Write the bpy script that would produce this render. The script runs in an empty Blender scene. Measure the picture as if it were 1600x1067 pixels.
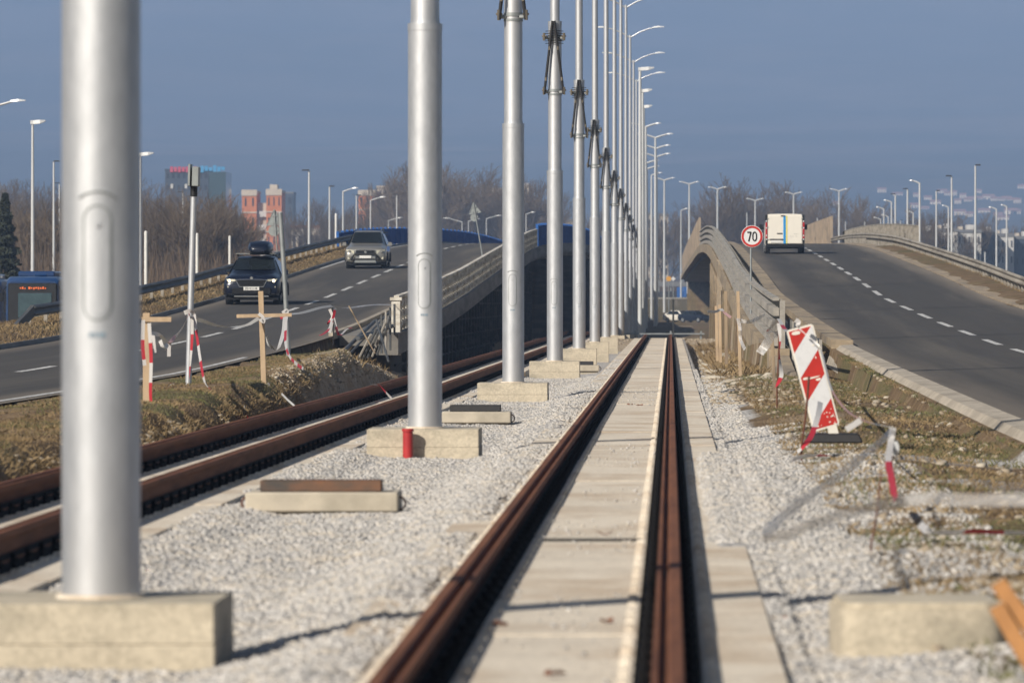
import bpy, bmesh, math, random
import numpy as np
from mathutils import Vector, Matrix
R = math.radians
random.seed(7); rng = np.random.default_rng(11)
scene = bpy.context.scene
COL = scene.collection

# ------------------------------------------------------------------ camera
F = 200.0 / 36.0 * 1600.0       # focal length in photo pixels
CX, CY, CZ = 1048.0, 471.0, 1.36
cam_d = bpy.data.cameras.new('camera'); cam = bpy.data.objects.new('camera', cam_d); COL.objects.link(cam)
cam.location = (0, 0, CZ); cam.rotation_euler = (R(90), 0, 0)
cam_d.lens = 200; cam_d.sensor_width = 36; cam_d.sensor_fit = 'HORIZONTAL'
cam_d.shift_x = (800 - CX) / 1600.0; cam_d.shift_y = (CY - 533.5) / 1600.0
cam_d.clip_start = 0.5; cam_d.clip_end = 30000
cam_d.dof.use_dof = True; cam_d.dof.focus_distance = 118; cam_d.dof.aperture_fstop = 5.3
scene.camera = cam

# ------------------------------------------------------------------ light
SUN_EL, SUN_AZ = 32.0, 38.0     # behind the camera, to the left
w = bpy.data.worlds.new('World'); scene.world = w; w.use_nodes = True
nt = w.node_tree; nt.nodes.clear()
wo = nt.nodes.new('ShaderNodeOutputWorld'); bg = nt.nodes.new('ShaderNodeBackground')
sky = nt.nodes.new('ShaderNodeTexSky'); sky.sky_type = 'NISHITA'; sky.sun_disc = False
sdir = Vector((-math.sin(R(SUN_AZ)) * math.cos(R(SUN_EL)), -math.cos(R(SUN_AZ)) * math.cos(R(SUN_EL)), math.sin(R(SUN_EL))))
sky.sun_elevation = R(SUN_EL); sky.sun_rotation = math.atan2(sdir.x, sdir.y)
sky.altitude = 120; sky.air_density = 1.0; sky.dust_density = 1.5; sky.ozone_density = 1.5
bg.inputs['Strength'].default_value = 0.052
nt.links.new(sky.outputs[0], bg.inputs['Color']); nt.links.new(bg.outputs[0], wo.inputs['Surface'])
sl = bpy.data.lights.new('sun', 'SUN'); sl.energy = 5.0; sl.angle = R(0.3); sl.color = (1.0, 0.93, 0.83)
so = bpy.data.objects.new('sun', sl); COL.objects.link(so); so.location = (-30, -30, 60)
so.rotation_euler = sdir.to_track_quat('Z', 'Y').to_euler()
scene.view_settings.view_transform = 'Standard'; scene.view_settings.look = 'None'
scene.view_settings.exposure = 0.12; scene.view_settings.gamma = 1.0
scene.cycles.volume_bounces = 1; scene.cycles.max_bounces = 6
scene.cycles.caustics_reflective = False; scene.cycles.caustics_refractive = False

def W(px, py, d):
    return Vector(((px - CX) / F * d, d, CZ - (py - CY) / F * d))

# ------------------------------------------------------------------ materials
def ordinal(n):
    t = ['', '', 'twenty', 'thirty']; return ORD[n - 1] if n <= 20 else t[n // 10] + ('-' + ORD[n % 10 - 1] if n % 10 else 'ieth')[:20]
def lin(c):
    return tuple((x / 12.92 if x <= .04045 else ((x + .055) / 1.055) ** 2.4) for x in c)
MATS = {}
def mat(name, c1, c2=None, rough=.8, metal=0.0, scale=(3, 3, 3), detail=6, lo=.35, hi=.65, bump=0.0, bscale=None, bdist=.02,
        spec=.4, c3=None, s3=(.3, .3, .3), coat=0.0, emit=None, estr=0.0, alpha=1.0, trans=0.0, speck=None, rrange=0.0):
    """procedural principled: two colours mixed by noise, an optional third by a broad noise, bump from noise"""
    m = bpy.data.materials.new(name); m.use_nodes = True; t = m.node_tree; N = t.nodes; L = t.links
    b = N['Principled BSDF']; b.inputs['Roughness'].default_value = rough; b.inputs['Metallic'].default_value = metal
    b.inputs['Specular IOR Level'].default_value = spec; b.inputs['Coat Weight'].default_value = coat
    b.inputs['Alpha'].default_value = alpha; b.inputs['Transmission Weight'].default_value = trans
    tc = N.new('ShaderNodeTexCoord')
    def noise(sc, det=detail):
        mp = N.new('ShaderNodeMapping'); mp.inputs['Scale'].default_value = sc; L.new(tc.outputs['Object'], mp.inputs['Vector'])
        n = N.new('ShaderNodeTexNoise'); n.inputs['Detail'].default_value = det; n.inputs['Scale'].default_value = 1; n.inputs['Roughness'].default_value = .6
        L.new(mp.outputs[0], n.inputs['Vector']); return n
    if c2 is None: c2 = tuple(x * .82 for x in c1)
    n = noise(scale); r = N.new('ShaderNodeValToRGB'); L.new(n.outputs[0], r.inputs[0])
    r.color_ramp.elements[0].position = lo; r.color_ramp.elements[1].position = hi
    r.color_ramp.elements[0].color = (*c1, 1); r.color_ramp.elements[1].color = (*c2, 1)
    out = r.outputs[0]
    if c3 is not None:
        n3 = noise(s3, 5); r3 = N.new('ShaderNodeMapRange'); r3.inputs[1].default_value = .48; r3.inputs[2].default_value = .66
        L.new(n3.outputs[0], r3.inputs[0]); mx = N.new('ShaderNodeMix'); mx.data_type = 'RGBA'
        L.new(r3.outputs[0], mx.inputs[0]); L.new(out, mx.inputs[6]); mx.inputs[7].default_value = (*c3, 1); out = mx.outputs[2]
    if speck is not None:
        v = N.new('ShaderNodeTexVoronoi'); v.inputs['Scale'].default_value = speck[0]; L.new(tc.outputs['Object'], v.inputs['Vector'])
        mr = N.new('ShaderNodeMapRange'); mr.inputs[1].default_value = 0; mr.inputs[2].default_value = 1; mr.inputs[3].default_value = 1 - speck[1]; mr.inputs[4].default_value = 1 + speck[1]
        sp = N.new('ShaderNodeSeparateColor'); L.new(v.outputs['Color'], sp.inputs[0]); L.new(sp.outputs[0], mr.inputs[0])
        vm = N.new('ShaderNodeVectorMath'); vm.operation = 'SCALE'; L.new(out, vm.inputs[0]); L.new(mr.outputs[0], vm.inputs['Scale']); out = vm.outputs[0]
    L.new(out, b.inputs['Base Color'])
    if rrange:
        n4 = noise(tuple(s * 2.3 for s in scale), 4); m4 = N.new('ShaderNodeMapRange'); m4.inputs[3].default_value = rough - rrange; m4.inputs[4].default_value = rough + rrange
        L.new(n4.outputs[0], m4.inputs[0]); L.new(m4.outputs[0], b.inputs['Roughness'])
    if bump:
        nb = noise(bscale or tuple(s * 3 for s in scale), 5); bp = N.new('ShaderNodeBump'); bp.inputs['Strength'].default_value = bump; bp.inputs['Distance'].default_value = bdist
        L.new(nb.outputs[0], bp.inputs['Height']); L.new(bp.outputs[0], b.inputs['Normal'])
    if emit: b.inputs['Emission Color'].default_value = (*emit, 1); b.inputs['Emission Strength'].default_value = estr
    MATS[name] = m; return m

mat('galv', (.585, .60, .62), (.475, .49, .51), rough=.52, metal=.70, scale=(14, 14, 5), lo=.3, hi=.7, spec=.5, rrange=.08, c3=(.55, .55, .555), s3=(1.5, 1.5, .4))
mat('galv_pale', (.66, .67, .66), (.55, .56, .56), rough=.45, metal=.2, scale=(4, 4, .8))
mat('galv_dull', (.34, .36, .36), (.26, .28, .28), rough=.5, metal=.5, scale=(9, 9, 5))
mat('black_steel', (.012, .012, .013), (.02, .018, .017), rough=.6, scale=(20, 20, 20))
mat('brass_bolt', (.32, .27, .2), (.2, .17, .13), rough=.4, metal=.7)
mat('white_paint', (.72, .72, .69), (.6, .6, .57), rough=.45)
mat('foundation', (.52, .455, .345), (.43, .375, .285), rough=.9, scale=(2.2, 2.2, 4), bump=.4, bscale=(30, 30, 30), bdist=.01, c3=(.33, .295, .225), s3=(1.6, 1.6, 3.3), speck=(45, .13))
mat('slab', (.70, .62, .50), (.58, .51, .41), rough=.9, scale=(.25, 1.3, 3), bump=.35, bscale=(25, 25, 25), bdist=.01, c3=(.50, .40, .29), s3=(.9, .7, .7), speck=(30, .13))
mat('slab_joint', (.03, .03, .028), (.05, .045, .04), rough=.9)
mat('plinth', (.52, .46, .36), (.44, .39, .31), rough=.9, scale=(5, 5, 5), bump=.4, bscale=(40, 40, 40), bdist=.008, c3=(.36, .32, .25), s3=(2, 2, 2))
mat('rust', (.19, .080, .042), (.115, .047, .026), rough=.8, scale=(14, .9, 14), c3=(.19, .078, .038), s3=(3, .35, 3), bump=.2, bscale=(60, 20, 60), bdist=.003, spec=.15)
mat('rust_plate', (.16, .07, .032), (.07, .05, .035), rough=.7, scale=(5, 5, 9), c3=(.05, .042, .036), s3=(2, 2, 6))
mat('rubber', (.008, .008, .009), (.015, .014, .014), rough=.9, spec=.1, scale=(12, 12, 12))
mat('asphalt', (.072, .066, .060), (.060, .056, .052), rough=.92, scale=(1.2, .05, 1), detail=4, c3=(.115, .102, .085), s3=(.55, .008, 1), bump=.3, bscale=(60, 60, 60), bdist=.004, speck=(18, .10), spec=.2)
mat('marking', (.60, .59, .56), (.24, .235, .22), rough=.7, scale=(14, 3, 9), lo=.42, hi=.68)
mat('kerb', (.42, .365, .29), (.33, .29, .235), rough=.92, scale=(4, 1.5, 4), bump=.5, bscale=(18, 18, 18), bdist=.02, c3=(.27, .235, .185), s3=(1.2, .5, 1.2), speck=(14, .12))
mat('tan_concrete', (.36, .285, .19), (.27, .215, .15), rough=.93, scale=(1.5, .4, 4), bump=.5, bscale=(10, 6, 10), bdist=.03, c3=(.20, .165, .125), s3=(1.6, .3, 1.6), speck=(6, .12))
mat('old_concrete', (.22, .205, .18), (.15, .14, .125), rough=.93, scale=(1.2, .25, 2.5), bump=.4, bdist=.03, c3=(.12, .11, .10), s3=(.5, .12, 2))
mat('dark_wall', (.045, .042, .038), (.028, .026, .024), rough=.95, scale=(1, .6, 2.2), c3=(.07, .063, .054), s3=(.4, .2, 3), bump=.6, bscale=(3, 2, 6), bdist=.05)  # dark aged stone; the shade under the bridges is also put into this colour
mat('rail_grey', (.30, .28, .245), (.38, .35, .305), rough=.9, scale=(3, .35, 6), lo=.4, hi=.7, c3=(.24, .22, .19), s3=(2, .3, 5))
mat('rail_white', (.62, .59, .52), (.42, .39, .33), rough=.85, scale=(3, .5, 7), lo=.45, hi=.75, c3=(.34, .29, .22), s3=(2, .5, 5))
mat('blue_panel', (.012, .085, .30), (.018, .12, .40), rough=.6, scale=(3, .4, 3))
mat('noise_panel', (.36, .29, .215), (.27, .215, .16), rough=.85, scale=(2, .6, .8), c3=(.22, .18, .14), s3=(1, .25, 1))
mat('guard_dark', (.10, .105, .11), (.065, .07, .075), rough=.6, metal=.3, scale=(5, .4, 5), c3=(.16, .155, .14), s3=(2, .3, 3))
mat('guard_tan', (.33, .30, .25), (.25, .22, .18), rough=.7, scale=(5, .4, 5), c3=(.17, .15, .12), s3=(2, .3, 3))
mat('wood', (.50, .37, .24), (.40, .29, .18), rough=.85, scale=(8, 8, 1.2), bump=.25, bscale=(40, 40, 4), bdist=.004, c3=(.34, .25, .17), s3=(3, 3, 2))
mat('wood_old', (.34, .26, .17), (.24, .18, .12), rough=.9, scale=(8, 8, 1), c3=(.2, .15, .11), s3=(3, 3, 1))
mat('wood_orange', (.38, .18, .06), (.26, .12, .04), rough=.8, scale=(6, 6, 2))
mat('rebar', (.14, .055, .03), (.09, .035, .022), rough=.8, scale=(20, 20, 20))
mat('red_pipe', (.42, .03, .03), (.32, .022, .025), rough=.5, scale=(8, 8, 8))
mat('sign_red', (.50, .03, .022), (.42, .028, .02), rough=.45, scale=(6, 6, 6))
mat('sign_white', (.66, .66, .66), (.54, .54, .54), rough=.45, scale=(9, 9, 9), lo=.5, hi=.8)
mat('sign_grey', (.33, .36, .35), (.27, .29, .29), rough=.5, metal=.4, scale=(5, 5, 5))
mat('ink', (.01, .01, .01), (.014, .014, .014), rough=.5)
mat('bark', (.19, .14, .09), (.11, .08, .055), rough=.95, scale=(.8, .8, .5))
mat('bark_pale', (.30, .26, .21), (.20, .17, .14), rough=.95, scale=(.8, .8, .5))
mat('brush', (.14, .095, .058), (.07, .048, .032), rough=.95, scale=(.15, .15, .3), c3=(.15, .11, .075), s3=(.05, .05, .1))
mat('needles', (.018, .024, .014), (.035, .040, .022), rough=.9, scale=(2, 2, 2))
mat('leaf', (.25, .09, .04), (.16, .06, .03), rough=.8, scale=(20, 20, 20))
mat('glass', (.012, .016, .018), (.008, .010, .012), rough=.12, spec=.35, scale=(2, 2, 2))
mat('tyre', (.016, .016, .017), (.022, .022, .022), rough=.85)
mat('alloy', (.45, .46, .47), (.36, .37, .38), rough=.35, metal=.7)
mat('car_navy', (.004, .007, .020), (.003, .006, .017), rough=.35, metal=.1, coat=.35, spec=.3)
mat('car_beige', (.235, .225, .20), (.215, .205, .185), rough=.38, metal=.4, coat=.6, spec=.5)
mat('car_white', (.76, .72, .63), (.72, .68, .60), rough=.45, coat=.3)
mat('plastic_black', (.009, .009, .01), (.013, .013, .014), rough=.7, spec=.2)
mat('chrome', (.62, .63, .64), (.55, .56, .57), rough=.22, metal=.9)
mat('lamp_on', (.9, .85, .7), (.9, .85, .7), rough=.3, emit=(1.0, .82, .55), estr=2.2)
mat('lamp_clear', (.62, .60, .48), (.48, .46, .36), rough=.18, coat=.8)
mat('tail_red', (.45, .015, .02), (.32, .01, .015), rough=.3, coat=.6)
mat('bus_blue', (.008, .040, .13), (.007, .034, .11), rough=.4, coat=.5)
mat('bus_glass', (.045, .085, .10), (.03, .06, .075), rough=.15, spec=.7, coat=.5)
mat('amber_led', (.5, .1, .02), (.5, .1, .02), emit=(1.0, .22, .06), estr=.45)
mat('stripe_blue', (.02, .27, .62), (.02, .25, .58), rough=.4)
mat('stripe_yellow', (.78, .66, .10), (.74, .62, .10), rough=.4)
mat('plate_white', (.72, .71, .68), (.66, .65, .62), rough=.5)
mat('brick', (.60, .21, .085), (.50, .175, .07), rough=.9, scale=(.4, .4, .5))
mat('facade_pale', (.60, .52, .42), (.50, .43, .35), rough=.9, scale=(.2, .2, .3))
mat('facade_white', (.66, .64, .60), (.55, .53, .50), rough=.9, scale=(.2, .2, .3))
mat('house_wall', (.86, .72, .56), (.78, .65, .50), rough=.9)
mat('facade_dark', (.07, .085, .11), (.05, .065, .09), rough=.4, scale=(.15, .15, .3))
mat('window_dark', (.05, .055, .065), (.035, .04, .05), rough=.25)
mat('roof_red', (.34, .17, .12), (.28, .14, .10), rough=.9)
mat('roof_grey', (.2, .2, .2), (.15, .15, .16), rough=.9)
mat('letters_pink', (.50, .12, .16), (.55, .05, .11), rough=.6)
mat('letters_blue', (.08, .33, .60), (.07, .28, .52), rough=.6)
mat('yellow_sign', (.75, .36, .02), (.65, .3, .02), rough=.5)
mat('hill', (.022, .026, .016), (.095, .075, .055), rough=1, scale=(.004, .004, .008), detail=10, lo=.4, hi=.62, c3=(.016, .021, .017), s3=(.0012, .0012, .004), spec=0)
mat('maker_ink', (.22, .30, .36), (.2, .27, .33), rough=.6)
mat('tyre_mark', (.03, .03, .03), (.04, .04, .04), rough=.9)

# ------------------------------------------------------------------ mesh builder
class MB:
    def __init__(s): s.v = []; s.f = []
    def add(s, vs, fs):
        o = len(s.v); s.v += [tuple(p) for p in vs]; s.f += [tuple(i + o for i in f) for f in fs]
    def box(s, c, size, rz=0, M=None, taper=1.0):
        hx, hy, hz = size[0] / 2, size[1] / 2, size[2] / 2
        vs = [Vector((x * (taper if z > 0 else 1), y * (taper if z > 0 else 1), z)) for z in (-hz, hz) for x, y in ((-hx, -hy), (hx, -hy), (hx, hy), (-hx, hy))]
        m = Matrix.Rotation(rz, 3, 'Z') if M is None else M
        vs = [m @ p + Vector(c) for p in vs]
        s.add(vs, [(3, 2, 1, 0), (4, 5, 6, 7), (0, 1, 5, 4), (1, 2, 6, 5), (2, 3, 7, 6), (3, 0, 4, 7)])
    def bbox(s, x0, x1, y0, y1, z0, z1): s.box(((x0 + x1) / 2, (y0 + y1) / 2, (z0 + z1) / 2), (x1 - x0, y1 - y0, z1 - z0))
    def tube(s, path, rs, n=8, cap=True):
        path = [Vector(p) for p in path]
        if not hasattr(rs, '__len__'): rs = [rs] * len(path)
        vs = []; fs = []; prev = None
        for i, p in enumerate(path):
            t = (path[min(i + 1, len(path) - 1)] - path[max(i - 1, 0)])
            t = t.normalized() if t.length > 1e-9 else Vector((0, 0, 1))
            if prev is None:
                a = Vector((1, 0, 0)) if abs(t.x) < .8 else Vector((0, 1, 0)); a = (a - t * a.dot(t)).normalized()
            else:
                a = prev - t * prev.dot(t); a = a.normalized() if a.length > 1e-6 else Vector((1, 0, 0))
            prev = a; b = t.cross(a)
            for k in range(n):
                an = 2 * math.pi * k / n; vs.append(p + (a * math.cos(an) + b * math.sin(an)) * rs[i])
        for i in range(len(path) - 1):
            for k in range(n):
                k2 = (k + 1) % n; fs.append((i * n + k, i * n + k2, (i + 1) * n + k2, (i + 1) * n + k))
        if cap: fs.append(tuple(range(n - 1, -1, -1))); fs.append(tuple((len(path) - 1) * n + k for k in range(n)))
        s.add(vs, fs)
    def prism(s, poly, axis, a, b):
        """poly: list of 2-D points; axis the extrusion axis"""
        def P(u, v, w_): return {'x': (w_, u, v), 'y': (u, w_, v), 'z': (u, v, w_)}[axis]
        n = len(poly); vs = [P(u, v, a) for u, v in poly] + [P(u, v, b) for u, v in poly]
        fs = [(i, (i + 1) % n, n + (i + 1) % n, n + i) for i in range(n)] + [tuple(range(n - 1, -1, -1)), tuple(range(n, 2 * n))]
        s.add(vs, fs)
    def loft(s, rings, closed=True, cap=True):
        n = len(rings[0]); vs = [p for r in rings for p in r]; fs = []
        for i in range(len(rings) - 1):
            for k in range(n if closed else n - 1):
                k2 = (k + 1) % n; fs.append((i * n + k, i * n + k2, (i + 1) * n + k2, (i + 1) * n + k))
        if cap: fs.append(tuple(range(n - 1, -1, -1))); fs.append(tuple((len(rings) - 1) * n + k for k in range(n)))
        s.add(vs, fs)
    def build(s, name, m, parent=None, origin=None, smooth=35, world=False, bevel=0.0):
        me = bpy.data.meshes.new(name)
        off = Vector(origin) if origin is not None else Vector((0, 0, 0))
        if world and parent is not None:
            q = parent
            while q is not None: off = off + q.location; q = q.parent
        vs = [(x - off.x, y - off.y, z - off.z) for x, y, z in s.v]
        me.from_pydata(vs, [], s.f); me.update()
        bm = bmesh.new(); bm.from_mesh(me); bmesh.ops.recalc_face_normals(bm, faces=bm.faces)
        if bevel: bmesh.ops.bevel(bm, geom=list(bm.edges), offset=bevel, segments=1, affect='EDGES', clamp_overlap=True)
        bm.to_mesh(me); bm.free()
        if smooth: me.shade_smooth(); me.set_sharp_from_angle(angle=R(smooth))
        me.materials.append(MATS[m] if isinstance(m, str) else m)
        o = bpy.data.objects.new(name, me); COL.objects.link(o)
        if parent is not None: o.parent = parent
        elif origin is not None: o.location = Vector(origin)
        return o
def tag(o, label=None, cat=None, group=None, kind=None):
    if label: o['label'] = label
    if cat: o['category'] = cat
    if group: o['group'] = group
    if kind: o['kind'] = kind
    return o
def thing(name, label, cat, loc=(0, 0, 0), rz=0, group=None):
    o = bpy.data.objects.new(name, None); COL.objects.link(o); o.location = loc; o.rotation_euler = (0, 0, rz); o.empty_display_size = .2
    return tag(o, label, cat, group)
KIDS = {}
def copy_tree(o, parent=None):
    c = o.copy(); COL.objects.link(c); c.parent = parent
    for ch in [k for k in list(COL.objects) if k.parent is o] if o not in KIDS else KIDS[o]: copy_tree(ch, c)
    return c
def dup(o, loc, label, group=None, rz=None):
    c = copy_tree(o); c.location = loc; c['label'] = label
    if group: c['group'] = group
    if rz is not None: c.rotation_euler = (0, 0, rz)
    return c
def npmesh(name, V, Fc, m, parent=None, attr=None, smooth=False):
    me = bpy.data.meshes.new(name); V = np.asarray(V, dtype=np.float32); Fc = np.asarray(Fc, dtype=np.int32); k = Fc.shape[1]
    me.vertices.add(len(V)); me.vertices.foreach_set('co', V.ravel())
    me.loops.add(Fc.size); me.loops.foreach_set('vertex_index', Fc.ravel())
    me.polygons.add(len(Fc)); me.polygons.foreach_set('loop_start', np.arange(0, Fc.size, k, dtype=np.int32))
    me.update(calc_edges=True); me.validate()
    if attr is not None:
        for an, col in attr.items():
            a = me.attributes.new(an, 'FLOAT_COLOR', 'POINT'); c4 = np.ones((len(V), 4), np.float32); c4[:, :3] = col; a.data.foreach_set('color', c4.ravel())
    if smooth: me.shade_smooth()
    me.materials.append(MATS[m] if isinstance(m, str) else m)
    o = bpy.data.objects.new(name, me); COL.objects.link(o)
    if parent: o.parent = parent
    return o
ORD = ['first', 'second', 'third', 'fourth', 'fifth', 'sixth', 'seventh', 'eighth', 'ninth', 'tenth', 'eleventh', 'twelfth', 'thirteenth', 'fourteenth', 'fifteenth', 'sixteenth', 'seventeenth', 'eighteenth', 'nineteenth', 'twentieth']

# ------------------------------------------------------------------ site profiles (height of each road along the distance)
def smooth_profile(pts):
    d = np.arange(0, 2000, 1.0); z = np.interp(d, [p[0] for p in pts], [p[1] for p in pts])
    k = np.exp(-np.linspace(-2, 2, 31) ** 2); k /= k.sum(); z = np.convolve(np.pad(z, 15, mode='edge'), k, mode='valid')
    return lambda y: np.interp(y, d, z)
zR = smooth_profile([(0, -.25), (40, -.2), (69, -.13), (102, .10), (120, .26), (130, .36), (157, .78), (189, 1.45), (216, 2.2), (249, 3.0), (278, 3.68), (300, 4.17), (330, 4.65), (353, 4.95), (385, 5.25), (415, 5.4), (444, 5.35), (480, 5.2), (600, 4.95), (700, 4.6), (760, 4.4), (1000, 3.5)])
zL = smooth_profile([(0, 0), (75, 0), (106, 0.02), (141, .32), (151, .46), (162, .62), (204, 1.55), (214, 1.83), (235, 2.39), (256, 2.95), (280, 3.55), (304, 4.15), (329, 4.6), (353, 4.95), (385, 5.3), (415, 5.5), (444, 5.55), (500, 5.3), (600, 4.3), (760, 2.5), (900, 1)])
xRl = smooth_profile([(0, 4.35), (70, 4.3), (102, 4.2), (157, 4.0), (190, 3.7), (400, 3.7), (500, 3.4), (760, 2.6), (2000, 2.6)])
xRr = lambda y: xRl(y) + 6.9
xLr = smooth_profile([(0, -8.9), (350, -8.9), (450, -8.2), (760, -6), (2000, -6)])
xLl = lambda y: xLr(y) - 6.7
xLt = smooth_profile([(0, -4.5), (40, -4.5), (60, -4.42), (90, -4.28), (140, -4.26), (2000, -4.26)])   # centre of the left track
def gb(y):   # bare ground between the tracks
    return np.interp(y, [0, 100, 150, 190, 236, 240, 248, 262, 290, 420, 2000], [-.34, -.34, -.48, -.72, -.75, -.45, -.28, -.5, -1.0, -1.2, -1.2])
BR0, BR1 = 306, 700     # where the embankments give way to the bridge decks
# ================================================================== ground, roads, hills
def vnoise(x, y, s, seed=0):
    """cheap smooth value noise for numpy arrays"""
    x = np.asarray(x) / s + seed * 17.3; y = np.asarray(y) / s + seed * 9.1
    xi = np.floor(x); yi = np.floor(y); fx = x - xi; fy = y - yi; fx = fx * fx * (3 - 2 * fx); fy = fy * fy * (3 - 2 * fy)
    def h(a, b): v = np.sin(a * 127.1 + b * 311.7) * 43758.5453; return v - np.floor(v)
    return (h(xi, yi) * (1 - fx) + h(xi + 1, yi) * fx) * (1 - fy) + (h(xi, yi + 1) * (1 - fx) + h(xi + 1, yi + 1) * fx) * fy
def fbm(x, y, s, o=4, seed=0):
    r = 0; a = .5
    for i in range(o): r = r + a * vnoise(x, y, s / 2 ** i, seed + i); a *= .5
    return r
def edge0(y): return np.interp(y, [0, 60, 78, 88, 93, 101, 125, 150], [-5.6, -5.6, -5.85, -6.1, -6.2, -6.8, -7.0, -7.3]) + .3 * (vnoise(y, 0, 3.1, 4) - .5) + .3 * (vnoise(y, 0, 1.1, 6) - .5)
def ground_z(x, y, rough=True):
    x = np.asarray(x, float); y = np.asarray(y, float); x, y = np.broadcast_arrays(x, y)
    g = gb(y); zr = zR(y); zl = zL(y)
    over = (y > BR0) & (y < BR1)
    # left of the tram corridor
    n1 = (fbm(x, y, 2.2, 3, 3) - .44) ; n2 = (fbm(x, y, .7, 2, 8) - .38)
    bank = np.clip((y - 128) / 22, 0, 1)         # the verge sinks to the dug-out level towards the bridge
    e0 = edge0(y)
    zver = (zl - .05) * (1 - bank) + g * bank
    t = np.clip((e0 - x) / .40, 0, 1); t = t ** .4
    left = g - .25 + (zver - g + .25) * t + np.where(x < e0, (n1 * .28 + n2 * .10) * (1 - bank), n1 * .1 + n2 * .08)
    left = left + np.where((x < e0) & (x > -8.2), .11 * np.clip((e0 - x) / .5, 0, 1) * np.clip((x + 8.2) / 1.2, 0, 1) * (1 - bank), 0)
    left = np.where((x > -5.35), g, left); left = np.where((x <= -5.35) & (x > -5.55), g - .12, left)
    # roads' own strip
    rl = xLr(y); ll = xLl(y)
    inL = (x < rl) & (x > ll - 3.2)
    k = np.clip((rl - x) / .3, 0, 1)
    left = np.where(x < rl, np.where(over, g, zl - .06), left)
    left = np.where((x > rl) & (x < rl + .4) & (bank < .5), np.minimum(left, zl - .02), left)
    vl = np.clip((ll - 2.6 - x) / 5, 0, 1)       # embankment slope on the far side
    left = np.where(x < ll, np.where(over, g, zl - .03 + .25 * np.clip((ll - x) / .8, 0, 1) + n1 * .15 - (zl + .75) * vl), left)
    # tram corridor
    kk = np.clip((170 - y) / 60, 0, 1); n4 = vnoise(x, y, 1.7, 33) - .5
    hb_ = np.interp(x, [-5.4, -5.3, -5.29, -3.56, -3.54, -3.25, -3.0, -2.1, -1.8, -1.5, -1.28, -1.26, .46, .495, .6], [0, .16, -.2, -.2, .125, .11, .06, .045, .11, .172, .166, -.2, -.2, .11, .1]) 
    mid = g + (hb_ + np.where((x < -1.26) & (x > -3.56), n4 * .075 + (vnoise(x, y, .6, 34) - .5) * .02, 0)) * kk
    mid = np.where(x > .2, np.maximum(mid, -.20 + .085 * np.sqrt(np.clip(1 - np.abs(y - 47) / 12, 0, 1)) * np.clip((x - .2) / .12, 0, 1) + n4 * .03), mid)
    # right
    kr = xRl(y) - .62
    s = np.clip((x - .6) / 1.0, 0, 1)
    n3 = (fbm(x, y, 1.9, 3, 21) - .44)
    rv = np.interp(y, [0, 60, 110, 135, 200, 2000], [-.20, -.16, -.14, -.36, -.5, -1.2]) - .12 * np.clip((x - 2.2) / 1.2, 0, 1)
    rv = np.where(y > 236, np.minimum(rv, g), rv)
    right = (g + .1) * (1 - s) + (rv + n3 * .30 * np.clip((180 - y) / 80, .3, 1) + n2 * .08) * s
    mnd = np.clip(1 - np.abs(y - 46) / 15, 0, 1) * np.clip((x - .42) / .12, 0, 1) * np.clip((1.3 - x) / .6, 0, 1); right = right + mnd * (.17 + .05 * n4)
    right = np.where((x > kr), np.where(over, g, zr - .06), right)
    right = np.where((x > 2.15) & (y > 128), np.where(over, g, zr - .02), right)
    rr = xRr(y)
    vr = np.clip((x - rr - 2.4) / 5, 0, 1)
    right = np.where(x > rr, np.where(over, g, zr - .02 + .12 * np.clip((x - rr) / .8, 0, 1) + n1 * .12 - (zr + .75) * vr), right)
    z = np.where(x < -5.35, left, np.where(x < .6, mid, right))
    # farther off: mound, open plain
    m = np.clip((y - 765) / 110, 0, 1) * np.clip((1100 - y) / 60, 0, 1)
    z = np.where((y > 240) & (x > -6) & (x < 2.1), g, z)
    z = np.where(y > 740, -1.2 + 3.2 * m * np.clip(1.4 - abs(x - 6) / 30, 0, 1), z)
    return z
# ground sheet: one grid, close lines where the eye is close
xs = np.unique(np.round(np.concatenate([np.linspace(-2600, -120, 14), np.linspace(-110, -30, 12), np.linspace(-28, -16, 25), np.linspace(-15.5, -9.2, 8), np.arange(-9.1, -5.3, .1),
     np.arange(-5.3, -3.7, .35), np.arange(-3.66, -1.2, .09), np.arange(-1.1, .5, .35), np.arange(.12, .6, .05), np.arange(.6, 4.6, .12), np.linspace(4.8, 10.2, 8), np.arange(10.4, 20, .35), np.linspace(21, 60, 16), np.linspace(70, 2600, 16)]), 3))
ys = [8.0]
while ys[-1] < 2400: ys.append(ys[-1] + max(.22, min(ys[-1] * .006 if ys[-1] < 330 else ys[-1] * .02, 60)))
ys = np.array(ys + [BR0 - .05, BR0 + .05, BR1 - .1, BR1 + .1]); ys.sort()
GX, GY = np.meshgrid(xs, ys)
GZ = ground_z(GX, GY)
nx, ny = len(xs), len(ys)
idx = np.arange(nx * ny).reshape(ny, nx)
FQ = np.stack([idx[:-1, :-1], idx[:-1, 1:], idx[1:, 1:], idx[1:, :-1]], -1).reshape(-1, 4)
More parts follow.
